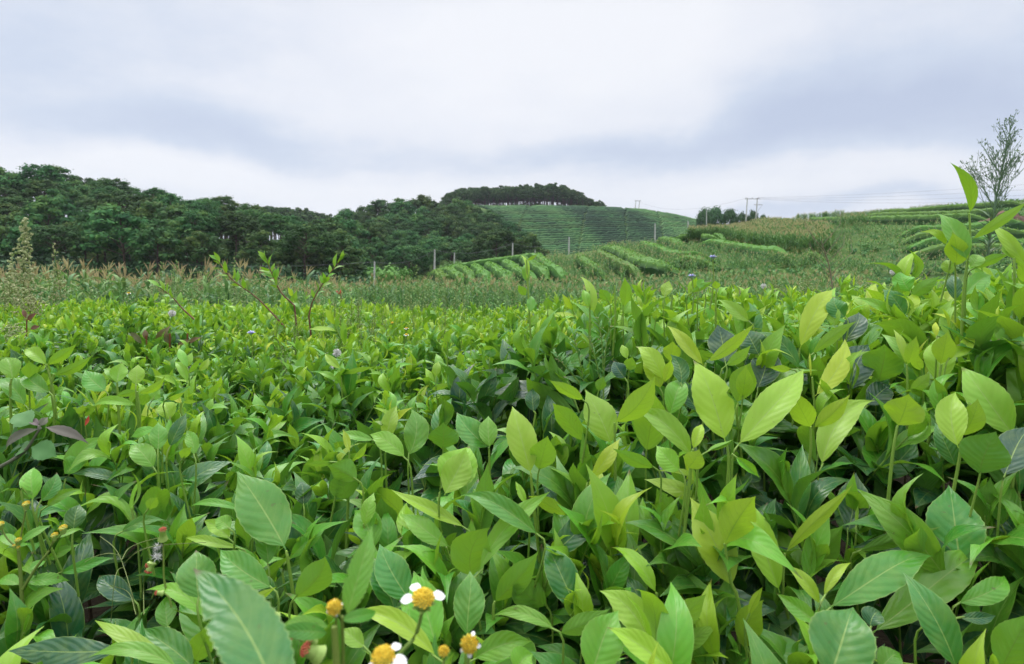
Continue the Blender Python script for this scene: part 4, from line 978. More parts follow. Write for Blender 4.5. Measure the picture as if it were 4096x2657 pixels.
for Y in np.arange(.40, NEAR_LIM + .35, g):
    for X in np.arange(-Y * .9 - .3, Y * .9 + .3, g):
        cells.append((X + rng.normal() * .018, Y + rng.normal() * .018))
cells = np.array(cells); cz = canopy(cells[:, 0], cells[:, 1]); order = rng.permutation(len(cells))
for q in order:
    x, y = cells[q]; i = bush_of(x, y)
    if ROOT[i] is None or NSH[i] >= 98: continue
    px = 512 + F * x / y
    if px < -60 or px > 1084: continue
    d = np.hypot(HXY[:, 0] - x, HXY[:, 1] - y); hd = d.min()
    right_ = 1 / (1 + math.exp(-(px - 520) / 110))
    z = float(cz[q]) + .012 + .05 * right_ * (y > .62) + .02 * rng.normal() - (.015 if hd < .08 else 0)
    if rng.random() < .06 and hd > .2: z += .05
    right = 1 / (1 + math.exp(-(px - 520) / 110))
    kind = int(rng.choice(3, p=[.14 + .42 * right, .42 - .06 * right, .44 - .36 * right]))
    s = (.62 + .45 * rng.random()) * (np.interp(y, [.5, 1.2, 2.3], [1.12, .9, .78]) if px < 500 else np.interp(y, [.5, 1.2, 2.3], [1.15, 1.1, .82]))
    o = add_part(i, 'tea_shoot', SP[kind][int(rng.integers(6))], None, (x, y, z - .15 * s), (rng.normal() * .2, rng.normal() * .2, rng.random() * 6.28), s)

# --- older leaves and branches below the plucking height
def under_leaves(mb, cx, cy, r, n, z0, zs, top, nv=7, nu=2):
    for _ in range(n):
        x, y = cx + (rng.random() * 2 - 1) * r, cy + (rng.random() * 2 - 1) * r
        a = rng.random() * 6.28; el = rng.normal() * .35 + .1; d = np.array([math.cos(a) * math.cos(el), math.sin(a) * math.cos(el), math.sin(el)])
        L = .06 + .05 * rng.random(); z = (float(top(x, y)) if callable(top) else top) - z0 - zs * rng.random() ** 1.2; b = np.array([x, y, z])
        leaf(mb, b, b + d * L, np.array([0, 0, 1]) + rng.normal(size=3) * .4, L * .42, .12, 0, .25, nv, nu, np.clip(.82 + .16 * rng.normal(), .4, 1), 0)
def branches(mb, cx, cy, r, top, n):
    for _ in range(n):
        x, y = cx + rng.normal() * r * .55, cy + rng.normal() * r * .55; zt = (float(top(x, y)) if callable(top) else top) - .10
        tube(mb, curve_pts([[cx + (x - cx) * .15, cy + (y - cy) * .15, 0], [cx + (x - cx) * .6, cy + (y - cy) * .6, zt * .55], [x, y, zt]], 6), .006, .002, 5)
def side_word(px): return 'left' if px < 340 else 'middle' if px < 690 else 'right'
used = {}
for i, (x, y) in enumerate(BUSH):
    if ROOT[i] is None: continue
    mb = MB(); m_ = 13 if y < 1.5 else 10
    for a in range(m_):
        for c in range(m_):
            sx, sy = x + ((a + .5 + .3 * rng.normal()) / m_ - .5) * .86, y + ((c + .5 + .3 * rng.normal()) / m_ - .5) * .86
            if sy < .36: continue
            r_ = 1 / (1 + math.exp(-(512 + F * sx / sy - 520) / 110)); kd = int(rng.choice(3, p=[.06 + .24 * r_, .40, .54 - .24 * r_]))
            s = .7 + .4 * rng.random(); e = rng.normal(size=2) * .25
            fresh = rng.random() < .75 * r_
            mb.merge((SPY if fresh else SPB)[kd][int(rng.integers(6))], np.array([[1, 0, e[0]], [0, 1, e[1]], [-e[0], -e[1], 1]]) @ rotz(rng.random() * 6.28, s), (sx, sy, float(canopy(sx, sy)) - .02 + (.055 if fresh and sy > .66 else 0) - (.03 if sy < .66 else 0) - .03 * rng.random() - .17 * s))
    under_leaves(mb, x, y, .42, 700 if y < 1.5 else 480, .045, .24, canopy); o = add_part(i, 'foliage', mb, M_TEA)
    mb = MB(); branches(mb, x, y, .4, canopy, 16); add_part(i, 'stem', mb, M_WOOD)
    px = 512 + F * x / y
    LAB[i] = (x, y, px)
# name each near bush by its row and what it carries
rows = {}
for i in LAB: rows.setdefault(int(round((LAB[i][1] - .35) / .72)), []).append(i)
row_txt = ['nearest row, at the bottom edge', 'second row from the camera', 'third row from the camera']
feat = ['with big glossy leaves', 'with bright yellow green tips', 'with many upright shoots', 'with dense mid green leaves', 'with loose spreading shoots', 'with small fresh leaves', 'with dark older leaves']
ordw = ['first', 'second', 'third', 'fourth', 'fifth', 'sixth', 'seventh', 'eighth', 'ninth', 'tenth']
for r, ids in rows.items():
    ids.sort(key=lambda i: LAB[i][0])
    vis = [i for i in ids if -120 < LAB[i][2] < 1144]
    for k, i in enumerate(ids):
        tag(ROOT[i], f'tea bush, {ordw[min(k, 9)]} from the left in the {row_txt[min(r, 2)]}', 'tea bush', 'tea bushes close to the camera')

# --- bushes farther off: one mesh each from a few kinds
def bush_patch(nsh, kinds):
    mb = MB(); protos = [shoot_proto(int(rng.choice(3, p=kinds)), 6, 1, 5 + int(rng.integers(2)), .062, .10) for _ in range(14)]
    m = int(math.sqrt(nsh))
    for a in range(m):
        for b in range(m):
            x, y = ((np.array([a, b]) + .5 + .35 * rng.normal(size=2)) / m - .5) * .92
            s = .6 + .85 * rng.random() ** 1.5; z = -.11 * s - .22 * (abs(x) ** 3 + abs(y) ** 3) + .022 * rng.normal() + (.06 if rng.random() < .05 else 0)
            tl = rotz(rng.random() * 6.28, s); e = rng.normal(size=2) * .22
            tx = np.array([[1, 0, e[0]], [0, 1, e[1]], [-e[0], -e[1], 1]])
            mb.merge(protos[int(rng.integers(14))], tx @ tl, (x, y, z))
    under_leaves(mb, 0, 0, .45, 170, .06, .25, 0., 4, 1)
    return mb.mesh('tea_bush', M_TEA)
PATCH = [bush_patch(225, [.72, .26, .02]) for _ in range(5)]
for i, (x, y) in enumerate(BUSH):
    if ROOT[i] is not None: continue
    o = link('tea_bush', PATCH[int(rng.integers(5))]); z = float(canopy(x, y)) - .05 - .012 * max(0, y - 3); o.location = (x, y, z); o.rotation_euler = (rng.normal() * .03, rng.normal() * .03, rng.integers(4) * math.pi / 2 + rng.normal() * .15)
    o.scale = (1, 1, .9 + .3 * rng.random())
    mb = MB(); branches(mb, 0, 0, .4, 0., 0)
    st = MB()
    for _ in range(9):
        p = rng.normal(size=2) * .2; tube(st, [[p[0] * .2, p[1] * .2, -z], [p[0] * .7, p[1] * .7, -z * .5], [p[0], p[1], -.1]], .008, .003, 4)
    q = bpy.data.objects.new('stem', st.mesh('stem', M_WOOD)); COL.objects.link(q); q.parent = o
    where = side_word(512 + F * x / y)
    depth = 'before the corn' if y > 3.6 else 'midway across the field'
    tag(o, f'low tea bush of the even canopy {depth} on the {where}' if where != 'middle' else f'low tea bush of the even canopy {depth} in the middle', 'tea bush', f'tea bushes {depth}, {where}')

# ------------------------------------------------------------------ grass and undergrowth between the tea and the corn
def grass():
    mb = MB(); n = 26000
    Y = 4.9 + 21 * rng.random(n) ** 1.5; px = -60 + 1150 * rng.random(n); X = (px - 512) / F * Y
    R_ = 5000; px[:R_] = 760 + 330 * rng.random(R_); Y[:R_] = 4.9 + 8 * rng.random(R_); X = (px - 512) / F * Y
    keep = ~((px < 345) & (Y > 13)); Y, X, px = Y[keep], X[keep], px[keep]; n = len(Y)
    z = ground(X, Y); h = (.25 + .35 * rng.random(n)) * (1 + .5 * (px > 820)); a = rng.random(n) * 6.28; le = .35 * h * rng.random(n); w = .006 + .0016 * Y
    dx, dy = np.cos(a), np.sin(a); p0 = np.stack([X, Y, z], 1); s = np.stack([-dy, dx, 0 * dx], 1) * w[:, None]; d = np.stack([dx, dy, 0 * dx], 1)
    m = p0 + d * (le * .35)[:, None] + np.stack([0 * h, 0 * h, h * .6], 1); t = p0 + d * le[:, None] + np.stack([0 * h, 0 * h, h * .95], 1)
    v = np.stack([p0 - s, p0 + s, m + s * .7, m - s * .7, t], 1).reshape(-1, 3); k = np.arange(n) * 5
    tn = np.clip(.5 + .2 * rng.normal(size=n) + (rng.random(n) < .06) * .5, 0, 1); c = np.repeat(np.stack([tn] * 3, 1), 5, 0)
    mb.add(v, np.stack([k, k + 1, k + 2, k + 3], 1), c); mb.f3.append(np.stack([k + 3, k + 2, k + 4], 1))
    o = mb.build('grass', M_GRASS, None, True); tag(o, 'tall green grass on the strip between the tea and the corn', 'grass', kind='stuff')
    mb = MB()
    for _ in range(950):
        Y = 5.2 + 22 * rng.random(); px = rng.choice([rng.random() * 1100 - 40, 640 + 440 * rng.random()]); X = (px - 512) / F * Y
        if px < 345 and Y > 12.5: continue
        g0 = float(ground(X, Y)); s = .16 + .2 * rng.random()
        blob_leaves(mb, [X, Y, g0 + s * .9 + .25 * rng.random() * (px > 700)], s, 46, .035 + .0025 * Y, .15 + .3 * rng.random(), 1.1, .5)
    for _ in range(900):     # rough growth on the slope between the hedges and the corn
        px = 650 + 420 * rng.random(); Y = 30 + 110 * rng.random() ** 1.4; X = (px - 512) / F * Y; g0 = float(ground(X, Y)); s = .35 + .35 * rng.random()
        blob_leaves(mb, [X, Y, g0 + .2], s, 40, .13, .05 + .45 * rng.random(), .7, .6)
    o = mb.build('undergrowth', M_WEED, None, False); tag(o, 'low leafy weeds growing between the tea field and the slope', 'weeds', kind='stuff')
    mb = MB()
    for _ in range(170):     # shaded bushes along the foot of the woods
        px = -70 + 440 * rng.random(); Y = 84 + 26 * rng.random(); X = (px - 512) / F * Y; g0 = float(ground(X, Y)); s = 1.1 + 1.2 * rng.random()
        blob_leaves(mb, [X, Y, g0 + s * .6], s, 170, .24, .2 + .5 * rng.random(), .85, .5)
    for _ in range(120):
        px = 330 + 200 * rng.random(); Y = 122 + 30 * rng.random(); X = (px - 512) / F * Y; g0 = float(ground(X, Y)); s = 1.3 + 1.2 * rng.random()
        blob_leaves(mb, [X, Y, g0 + s * .6], s, 150, .28, .2 + .5 * rng.random(), .85, .5)
    o = mb.build('shrubbery', M_BROAD, None, False); tag(o, 'dark shrubs filling the foot of the wooded slopes', 'shrubs', kind='stuff')
grass()
def wild_grass():
    mb = MB()
    for k in range(900):
        px = -20 + 1060 * rng.random(); Y = 4.75 + 4.5 * rng.random() ** 1.3; X = (px - 512) / F * Y; z = float(ground(X, Y))
        top = ZC - (.16 + .16 * rng.random() ** 1.4) - (.04 if px < 250 else 0); h = top - z; a = rng.random() * 6.28; d = np.array([math.cos(a), math.sin(a), 0]) * h * .12 * rng.random()
        w = .0022; P = [np.array([X, Y, z]), np.array([X, Y, z + h * .55]) + d * .3, np.array([X, Y, z + h]) + d]; tn = .35 + .25 * rng.random()
        for s_ in (np.array([w, 0, 0]), np.array([0, w, 0])):
            mb.add([P[0] - s_, P[0] + s_, P[1] + s_, P[1] - s_, P[2] + s_ * .5, P[2] - s_ * .5], [[0, 1, 2, 3], [3, 2, 4, 5]], (tn,) * 3)
        for _ in range(14):
            f = .52 + .48 * rng.random(); q = P[0] + (P[2] - P[0]) * f + rng.normal(size=3) * .028 * (1.15 - f); u = unit(rng.normal(size=3)); v = unit(np.cross(u, rng.normal(size=3))); r = .007 + .006 * rng.random(); t_ = np.clip(.52 + .2 * rng.normal(), .2, 1)
            mb.add([q - u * r * 1.6, q + v * r * .6, q + u * r * 1.6, q - v * r * .6], [[0, 1, 2, 3]], (t_,) * 3)
    o = mb.build('wild_grass', M_WEED, None, False); tag(o, 'wispy pale seeding grass along the far edge of the tea', 'grass', kind='stuff')
wild_grass()

# ------------------------------------------------------------------ weeds standing in and behind the tea
def plume(h, spread, nb, bud, tone, nbud, mstem=M_STEM, mflow=M_WEED, cone=1., lo=.3, leafy=14):
    st, fl, lv = MB(), MB(), MB()
    lean = rng.normal(size=2) * .04 * h
    P = lambda f: np.array([lean[0] * f * f, lean[1] * f * f, h * f])
    tube(st, [P(f) for f in np.linspace(0, 1, 6)], .0045 * h / .8 + .001, .0012, 5, (.4, .4, .4))
    for k in range(nb):
        f = lo + (1 - lo) * k / nb; a = k * 2.4 + rng.normal() * .3; L = spread * (1 - (f - lo) / (1 - lo)) ** cone * (.7 + .5 * rng.random()) + .02; el = .75 + .25 * rng.random()
        d = np.array([math.cos(a) * math.cos(el), math.sin(a) * math.cos(el), math.sin(el)]); e = P(f) + d * L
        tube(st, [P(f), P(f) + d * L * .5 + [0, 0, -.05 * L], e], .0012, .0007, 4, (.4, .4, .4))
        for _ in range(max(3, int(nbud * L / spread))):
            q = P(f) + d * L * (.25 + .8 * rng.random()) + rng.normal(size=3) * L * .12
            b = bud * (.6 + .8 * rng.random()); u = unit(rng.normal(size=3)); w = unit(np.cross(u, rng.normal(size=3))); t = np.clip(tone + .15 * rng.normal(), 0, 1)
            v2 = np.cross(u, w)
            fl.add([q + u * b, q + w * b * .7, q + v2 * b * .7, q - w * b * .7, q - v2 * b * .7, q - u * b], [[0, 1, 2], [0, 2, 3], [0, 3, 4], [0, 4, 1], [5, 2, 1], [5, 3, 2], [5, 4, 3], [5, 1, 4]], (t, t, t))
    for k in range(leafy):
        f = .08 + .7 * k / leafy; a = k * 2.4; L = .11 * h * (1.1 - f); el = .5; d = np.array([math.cos(a) * math.cos(el), math.sin(a) * math.cos(el), math.sin(el)])
        leaf(lv, P(f), P(f) + d * L, [0, 0, 1], L * .2, .1, 0, .2, 4, 1, .3)
    return st, fl, lv, mstem, mflow
def put_weed(pr, loc, s, name, label, group=None, rot=None, share=None):
    if share is None: share = [pr[0].mesh('stem', pr[3]), pr[1].mesh('blossom', pr[4], False), pr[2].mesh('leaf', M_WEED)]
    e = empty(name, loc); e.scale = (s, s, s); e.rotation_euler = (0, 0, rng.random() * 6.28 if rot is None else rot); tag(e, label, 'weed', group)
    for n, me in zip(('stem', 'blossom', 'foliage'), share):
        o = bpy.data.objects.new(n, me); COL.objects.link(o); o.parent = e
    return share
def weed_at(x, ytop, Y, spread, nb, bud, tone, label, name='flowering_weed', group=None, zb=None, nbud=16, cone=1., lo=.3):
    p = wp(x * KX, ytop * KX, Y); zb = (ZC - .45 if Y < 4.8 else float(ground(p[0], Y))) if zb is None else zb
    h = p[2] - zb; pr = plume(h, spread, nb, bud, tone, nbud, cone=cone, lo=lo); put_weed(pr, (p[0], p[1], zb), 1., name, label, group)
weed_at(52, 508, 4.9, .17, 60, .0125, 1.0, 'tallest pale plumed weed rising before the dark wood on the left', nbud=20, cone=.7, lo=.45)
weed_at(10, 585, 4.9, .16, 36, .0125, .95, 'pale plumed weed leaning at the left edge beside the tallest plume', nbud=18, lo=.45)
weed_at(163, 565, 5.3, .14, 30, .011, .9, 'second pale plumed weed standing alone right of the tallest one', nbud=12, lo=.5)
weed_at(66, 690, 3.6, .13, 26, .0075, .95, 'low cream seeded weed in front of the tallest plume', lo=.4)
weed_at(25, 660, 4.0, .14, 22, .0085, .85, 'yellowish flowering weed low at the left edge', lo=.4)
weed_at(25, 760, 2.4, .1, 22, .005, .9, 'fine cream flowered weed low at the left edge among reddish leaves', lo=.4)
WS = None
for k, (x, yt, Y) in enumerate([(118, 618, 6.5), (222, 640, 6.), (300, 665, 5.4), (350, 640, 7.), (372, 608, 7.5), (395, 615, 7.2), (412, 604, 7.4), (430, 625, 6.5), (452, 640, 6.2), (468, 632, 7.), (545, 600, 7.6), (560, 622, 7.), (585, 640, 6.4), (602, 655, 6.), (205, 672, 5.2), (640, 668, 5.6), (322, 690, 4.8)]):
    p = wp(x * KX, yt * KX, Y); zb = float(ground(p[0], Y)); h = p[2] - zb
    if k % 4 == 0: WS = [q for q in [None]]; pr = plume(1.9, .22, 44, .0115, .72, 14, lo=.42); WS = put_weed(pr, (p[0], Y, zb), h / 1.9, 'flowering_weed', 'cream budded weed before the left corn field', 'budded weeds before the left corn')
    else: put_weed(None, (p[0], Y, zb), h / 1.9, 'flowering_weed', 'cream budded weed before the left corn field', 'budded weeds before the left corn', share=WS)
WS = None
for k, (x, yt, Y) in enumerate([(960, 640, 4.9), (985, 615, 5.4), (995, 640, 5.), (1012, 632, 5.2), (1030, 622, 5.4), (1045, 645, 5.), (1062, 655, 4.8), (1085, 660, 5.2), (940, 662, 5.), (770, 636, 6.), (800, 640, 6.2), (835, 655, 5.6), (1110, 668, 5.4), (1180, 660, 5.), (1290, 652, 5.5), (1190, 640, 6.5)]):
    p = wp(x * KX, yt * KX, Y); zb = float(ground(p[0], Y)); h = p[2] - zb
    if k % 4 == 0: pr = plume(1.5, .15, 40, .0085, .66, 11, lo=.45); WS = put_weed(pr, (p[0], Y, zb), h / 1.5, 'flowering_weed', 'thin pale budded weed behind the middle of the tea', 'budded weeds behind the middle tea')
    else: put_weed(None, (p[0], Y, zb), h / 1.5, 'flowering_weed', 'thin pale budded weed behind the middle of the tea', 'budded weeds behind the middle tea', share=WS)
WS = None
for k, (x, yt, Y) in enumerate([(812, 695, 2.9), (828, 690, 3.0), (842, 700, 2.9), (855, 712, 2.8), (800, 715, 2.8), (865, 725, 2.7), (820, 745, 2.4), (770, 700, 3.1), (700, 735, 2.6), (835, 770, 2.2), (905, 735, 2.8), (668, 800, 2.0), (690, 760, 2.3), (745, 730, 2.6), (880, 700, 3.2), (920, 700, 3.3), (960, 705, 3.2), (1000, 700, 3.4), (1030, 715, 3.0), (640, 735, 2.7), (560, 740, 2.6), (1070, 705, 3.3), (790, 760, 2.3)]):
    p = wp(x * KX, yt * KX, Y); zb = ZC - .62; h = p[2] - zb
    if k % 4 == 0: pr = plume(.6, .075, 34, .0032, .86, 9, lo=.4); WS = put_weed(pr, (p[0], Y, zb), h / .6, 'flowering_weed', 'fine weed with tiny cream buds in the middle of the tea', 'fine weeds in the middle of the tea')
    else: put_weed(None, (p[0], Y, zb), h / .6, 'flowering_weed', 'fine weed with tiny cream buds in the middle of the tea', 'fine weeds in the middle of the tea', share=WS)
for x, yt, Y, lab in [(1880, 640, 4.2, 'yellowish seeded weed behind the tea left of the bare stalk'), (1960, 620, 6., 'pale weed on the green strip right of the bare stalk'), (2060, 640, 5.2, 'pale budded weed on the green strip before the tall shoot'), (2130, 620, 5.6, 'pale weed close to the tall shoot'), (1800, 655, 4.6, 'low pale weed behind the upright yellow leaf'), (2010, 668, 4., 'small seeded weed low on the green strip')]:
    weed_at(x, yt, Y, .14, 26, .007, .7, lab, nbud=10, lo=.4)

# tall branched weed against the sky at the right
def horseweed():
    Y = 3.2; C = curve_pts([wp(*DD(x, y), Y) for x, y in [(2278, 760), (2288, 660), (2300, 560), (2314, 470), (2330, 390), (2352, 283)]], 30)
    base = C[0] - np.array([0, 0, .45]); C = [base] + C
    st, fo = MB(), MB(); tube(st, C, .0085, .0016, 7, (.2, .2, .2)); n = len(C); Ctop = np.array(C)
    def twig(p, d, L, lev):
        q = [p, p + d * L * .5 + np.array([0, 0, .03 * L]), p + d * L + np.array([0, 0, .14 * L])]
        tube(st, q, .0022 if lev == 0 else .0011, .0008, 4, (.25, .25, .25))
        m = 9 if lev == 0 else 3
        for _ in range(int(m * (.5 + L * 3))):
            f = .25 + .75 * rng.random(); c = q[0] + (q[2] - q[0]) * f + rng.normal(size=3) * .006
            if lev == 0 and rng.random() < .9:
                a = rng.random() * 6.28; d2 = unit(d + .55 * unit(np.cross(d, [math.cos(a), math.sin(a), .3])) + np.array([0, 0, .25])); twig(c, d2, L * (.2 + .22 * rng.random()), 1)
            else:
                for _ in range(2):
                    dd = unit(d + rng.normal(size=3) * .6 + np.array([0, 0, .3])); l = .009 + .010 * rng.random()
                    leaf(fo, c, c + dd * l, rng.normal(size=3), l * .34, .1, 0, .2, 2, 1, .2 + .4 * rng.random())
    for k in range(46):
        f = .50 + .49 * (k / 46) ** .9; i = min(int(f * (n - 1)), n - 2); p = Ctop[i] + (Ctop[i+1] - Ctop[i]) * rng.random(); a = k * 2.4
        top = (f - .5) / .5; L = .20 * (1 - top) ** .8 * (.75 + .4 * rng.random()) + .03; el = 1.0 + .12 * rng.normal()
        twig(p, np.array([math.cos(a) * math.cos(el), math.sin(a) * math.cos(el) * .8, math.sin(el)]), L, 0)
    for k in range(120):
        f = .12 + .42 * rng.random(); i = int(f * (n - 1)); p = Ctop[i]; a = rng.random() * 6.28; el = .3 + .3 * rng.random(); L = .07 + .08 * rng.random()
        d = np.array([math.cos(a) * math.cos(el), math.sin(a) * math.cos(el), math.sin(el)]); leaf(fo, p, p + d * L, [0, 0, 1], L * .09, .12, 0, .2, 4, 1, .3 + .4 * rng.random())
    e = empty('tall_weed', base); tag(e, 'tall feathery branched weed against the sky behind the raised tea shoot', 'weed')
    for nm, mb in (('stem', st), ('foliage', fo)):
        o = bpy.data.objects.new(nm, mb.mesh(nm, M_HORSE)); COL.objects.link(o); o.parent = e; o.location = -Vector(base)
horseweed()
# bare brown stalk behind the tea
def stalk(pts, Y, r, label, br=8):
    C = curve_pts([wp(*DD(*p), Y) for p in pts], 16); C = [C[0] - np.array([0, 0, .3])] + C; mb = MB(); tube(mb, C, r, r * .35, 5, (1, 1, 1)); n = len(C)
    for k in range(br):
        i = int(n * (.35 + .6 * k / br)); p = C[min(i, n - 1)]; a = (1 if k % 2 else -1); L = .05 + .07 * rng.random()
        tube(mb, [p, p + np.array([a * L * .5, .02 * rng.normal(), L * .7]), p + np.array([a * L * .7, .02 * rng.normal(), L * 1.2])], r * .35, r * .15, 4, (1, 1, 1))
    tag(mb.build('dry_stalk', M_HORSE), label, 'stalk')
stalk([(1938, 720), (1934, 660), (1925, 610), (1908, 560)], 2.2, .0035, 'thin bare brown stalk in front of the right hand corn', 12)
stalk([(2146, 690), (2130, 668), (2108, 650)], 2.4, .003, 'dry reddish twig lying across the green strip on the right', 4)

# leaning reddish shoots
def sapling(pts, Y, leaves, label, r=.0042):
    C = curve_pts([wp(*DD(*p), Y) for p in pts], 18); C = [C[0] + np.array([.02, .02, -.25])] + C; n = len(C); st, lv = MB(), MB(); tube(st, C, r, r * .4, 6)
    m2 = leaves; D0 = unit(C[-1] - C[1])
    for k in range(m2):
        f = .45 + .55 * k / (m2 - 1); i = min(int(f * (n - 1)), n - 1); p = C[i]; s = 1 if k % 2 else -1; L = .055 * (.8 + .5 * rng.random())
        sd = np.array([D0[2], .6 * rng.normal(), -D0[0]]); d = unit(D0 * (.7 + .5 * (k > m2 - 4)) + s * unit(sd) * (.8 - .4 * (k > m2 - 4)) + np.array([0, 0, .15]))
        leaf(lv, p, p + d * L, np.array([0, -.5, 1]) + rng.normal(size=3) * .5, L * .34, .1, 0, .3, 6, 2, .22 + .12 * rng.random())
    e = empty('leaning_sapling', C[0]); tag(e, label, 'sapling', 'leaning saplings behind the tea')
    for nm, mb, mt in (('stem', st, M_TWIG), ('foliage', lv, M_TEA)):
        o = bpy.data.objects.new(nm, mb.mesh(nm, mt)); COL.objects.link(o); o.parent = e; o.location = -Vector(C[0])
M_TWIG = plain('red_twig_bark', (.10, .035, .02), (.19, .08, .04), .7, 60.)
sapling([(665, 763), (600, 695), (540, 650), (505, 605)], 2.9, 15, 'leaning red stemmed sapling, leftmost of the three, drooping leaves at its tip')
sapling([(684, 710), (652, 678), (634, 640), (619, 603)], 2.8, 13, 'leaning red stemmed sapling in the middle with a forked leafy tip')
sapling([(718, 735), (727, 700), (755, 652), (790, 606)], 2.8, 13, 'leaning red stemmed sapling, rightmost, with one long leaf at its tip')
sapling([(460, 750), (425, 718), (400, 690), (372, 668)], 2.9, 9, 'short leaning sapling low on the left before the corn')

# reddish and purple leafed plants
def red_leaves(fn, Y, lv, label, name='red_leaf', mt=None, cat='leaf', stems=()):
    mb = MB()
    for x0, y0, x1, y1, w, t, bow, fold in lv:
        p0, p1 = fn(x0, y0), fn(x1, y1); wpx = abs(fn(x0 + w, y0)[0] - p0[0]); a, b = wp(*p0, Y), wp(*p1, Y + .01); c = unit(np.array([0, 0, ZC]) - a)
        leaf(mb, a, b, c + np.array([0, 0, .5]), wpx / F * Y * 1.1, bow, 0, fold, 14, 3, t, .05, None, .03)
    for s_ in stems:
        tube(mb, curve_pts([wp(*fn(*p), Y) for p in s_], 8), .0028, .0018, 6, (.6, .6, .6))
    return tag(mb.build(name, mt or M_REDLEAF), label, cat)
red_leaves(R8, .93, [(655, 1165, 695, 1080, 30, 1., -.12, .9)], 'curled bright red leaf showing among the left tea leaves')
red_leaves(DD, 2.6, [(63, 745, 86, 726, 9, .45, .1, .3), (60, 740, 52, 718, 8, .45, .1, .3), (70, 765, 94, 758, 10, .4, .1, .3)], 'red brown leafed shoot low on the left edge', 'red_leaf_shoot', None, 'shoot', [[(62, 742), (62, 790)]])
red_leaves(DD, 2.0, [(365, 800, 395, 756, 18, .16, .2, .3), (340, 790, 335, 765, 11, .3, .1, .3), (395, 800, 380, 770, 16, .08, .1, .3), (410, 805, 455, 790, 10, .2, .2, .3), (435, 800, 470, 780, 9, .3, .1, .3), (330, 800, 300, 770, 12, .05, .1, .3)], 'brownish tea like shoot with dark olive leaves on the left', 'brown_leaf_shoot', None, 'shoot', [[(395, 775), (393, 850)], [(436, 775), (434, 830)], [(340, 780), (342, 840)]])
red_leaves(R7, 5.2, [(690, 150, 660, 118, 14, .8, .2, .3), (692, 150, 703, 112, 13, .95, .2, .3)], 'withered red brown leaf before the middle corn strip', 'withered_leaf', None, 'leaf', [[(700, 150), (710, 200)]])
red_leaves(R8, .85, [(310, 1185, 30, 1330, 70, .62, .14, .3), (350, 1175, 695, 1285, 70, .7, .12, .3), (300, 1165, 220, 1105, 50, .8, .05, .4), (305, 1165, 372, 1095, 55, .6, .05, .4), (250, 1150, 90, 1075, 150, .1, .05, .2), (240, 1330, 445, 1390, 150, .05, .05, .2), (220, 1340, 140, 1360, 120, .1, .1, .2)], 'purple leaved weed with a thick green stem at the left edge', 'purple_leaf_weed', M_PURPLE, 'weed', [[(-30, 1500), (180, 1370), (310, 1185)], [(305, 1190), (300, 1165)]])

# flowers
def floret_disc(mb, c, ax, r, n=70, tone=1.):
    ax = unit(ax); u = unit(np.cross(ax, [.3, .1, .9])); v = np.cross(ax, u)
    for k in range(n):
        f = math.sqrt((k + .5) / n); a = k * 2.4; p = np.asarray(c) + (u * math.cos(a) + v * math.sin(a)) * r * f + ax * r * .55 * (1 - f * f)
        d = unit(ax + (u * math.cos(a) + v * math.sin(a)) * f * .7); tube(mb, [p - d * r * .25, p + d * r * .13], r * .09, r * .11, 5)
def daisy(fn, x, y, Y, rpx, petals, stem_to, label, tilt=(0, -.5, 1), name='daisy_flower'):
    c = wp(*fn(x, y), Y); r = rpx * abs(fn(1, 0)[0] - fn(0, 0)[0]) / F * Y; ax = unit(np.array(tilt)); u = unit(np.cross(ax, [0, 1, .2])); v = np.cross(ax, u)
    e = empty(name, c); tag(e, label, 'flower')
    def part(nm, mb, mt):
        o = bpy.data.objects.new(nm, mb.mesh(nm, mt)); COL.objects.link(o); o.parent = e; o.location = -Vector(c)
    mb = MB(); floret_disc(mb, c, ax, r); part('flower_disc', mb, M_YELLOW)
    mb = MB()
    tube(mb, [c - ax * r * 1.5, c - ax * r * 1.1, c - ax * r * .1], r * .35, r * .95, 10)
    for k in range(8):
        a = k * .785; d = u * math.cos(a) + v * math.sin(a); leaf(mb, c - ax * r * .9 + d * r * .5, c + d * r * 1.25 - ax * r * .5, ax, r * .45, .1, 0, .2, 4, 1)
    part('flower_cup', mb, M_BUD)
    if stem_to is not None:
        mb = MB(); q = [c - ax * r * 1.3] + [wp(*fn(*p), Y + .005) for p in stem_to]; tube(mb, curve_pts(q, 8), r * .18, r * .22, 6, (.2, .2, .2)); part('stem', mb, M_STEM)
    for a, L in petals:
        d = u * math.cos(a) + v * math.sin(a); mb = MB(); b = c + d * r * .8; leaf(mb, b, b + d * r * L - ax * r * .35, ax, r * L * .78, .08, 0, .15, 8, 3, 1, 0, None, .04, (.5, .38), .0); part('petal', mb, M_WHITE)
D = .285
daisy(R2, 1930, 960, .30, 85, [(.1, 1.25), (-.9, 1.25), (3.5, 1.3), (4.6, .3)], [(1900, 1160), (1850, 1280), (1700, 1440), (1600, 1560)], 'blurred white petalled flower with a yellow dome, upper of the two at the bottom', (.12, -.45, 1))
daisy(R2, 1620, 1420, .27, 90, [(2.2, 1.35), (2.9, 1.35), (.5, .7), (3.9, 1.)], [(1600, 1700)], 'blurred white petalled flower with a yellow dome, cut by the bottom edge', (-.1, -.55, 1))
daisy(R2, 2290, 1315, .31, 65, [(.7, .55), (1.7, .7), (3., .65), (4.4, .6)], [(2270, 1560)], 'small yellow flower with tiny cream petals beside the two white flowers', (.05, -1., .5))
daisy(R2, 2090, 1370, .31, 42, [], [(2090, 1600)], 'small yellow green flower bud left of the small yellow flower', (0, -.6, 1), 'flower_bud')
daisy(R2, 1240, 1030, .28, 58, [(.5, .4), (2., .35), (3.6, .4), (5., .35)], [(1250, 1250)], 'green yellow flower bud on top of the blurred toothed weed', (0, -.8, .7), 'flower_bud')
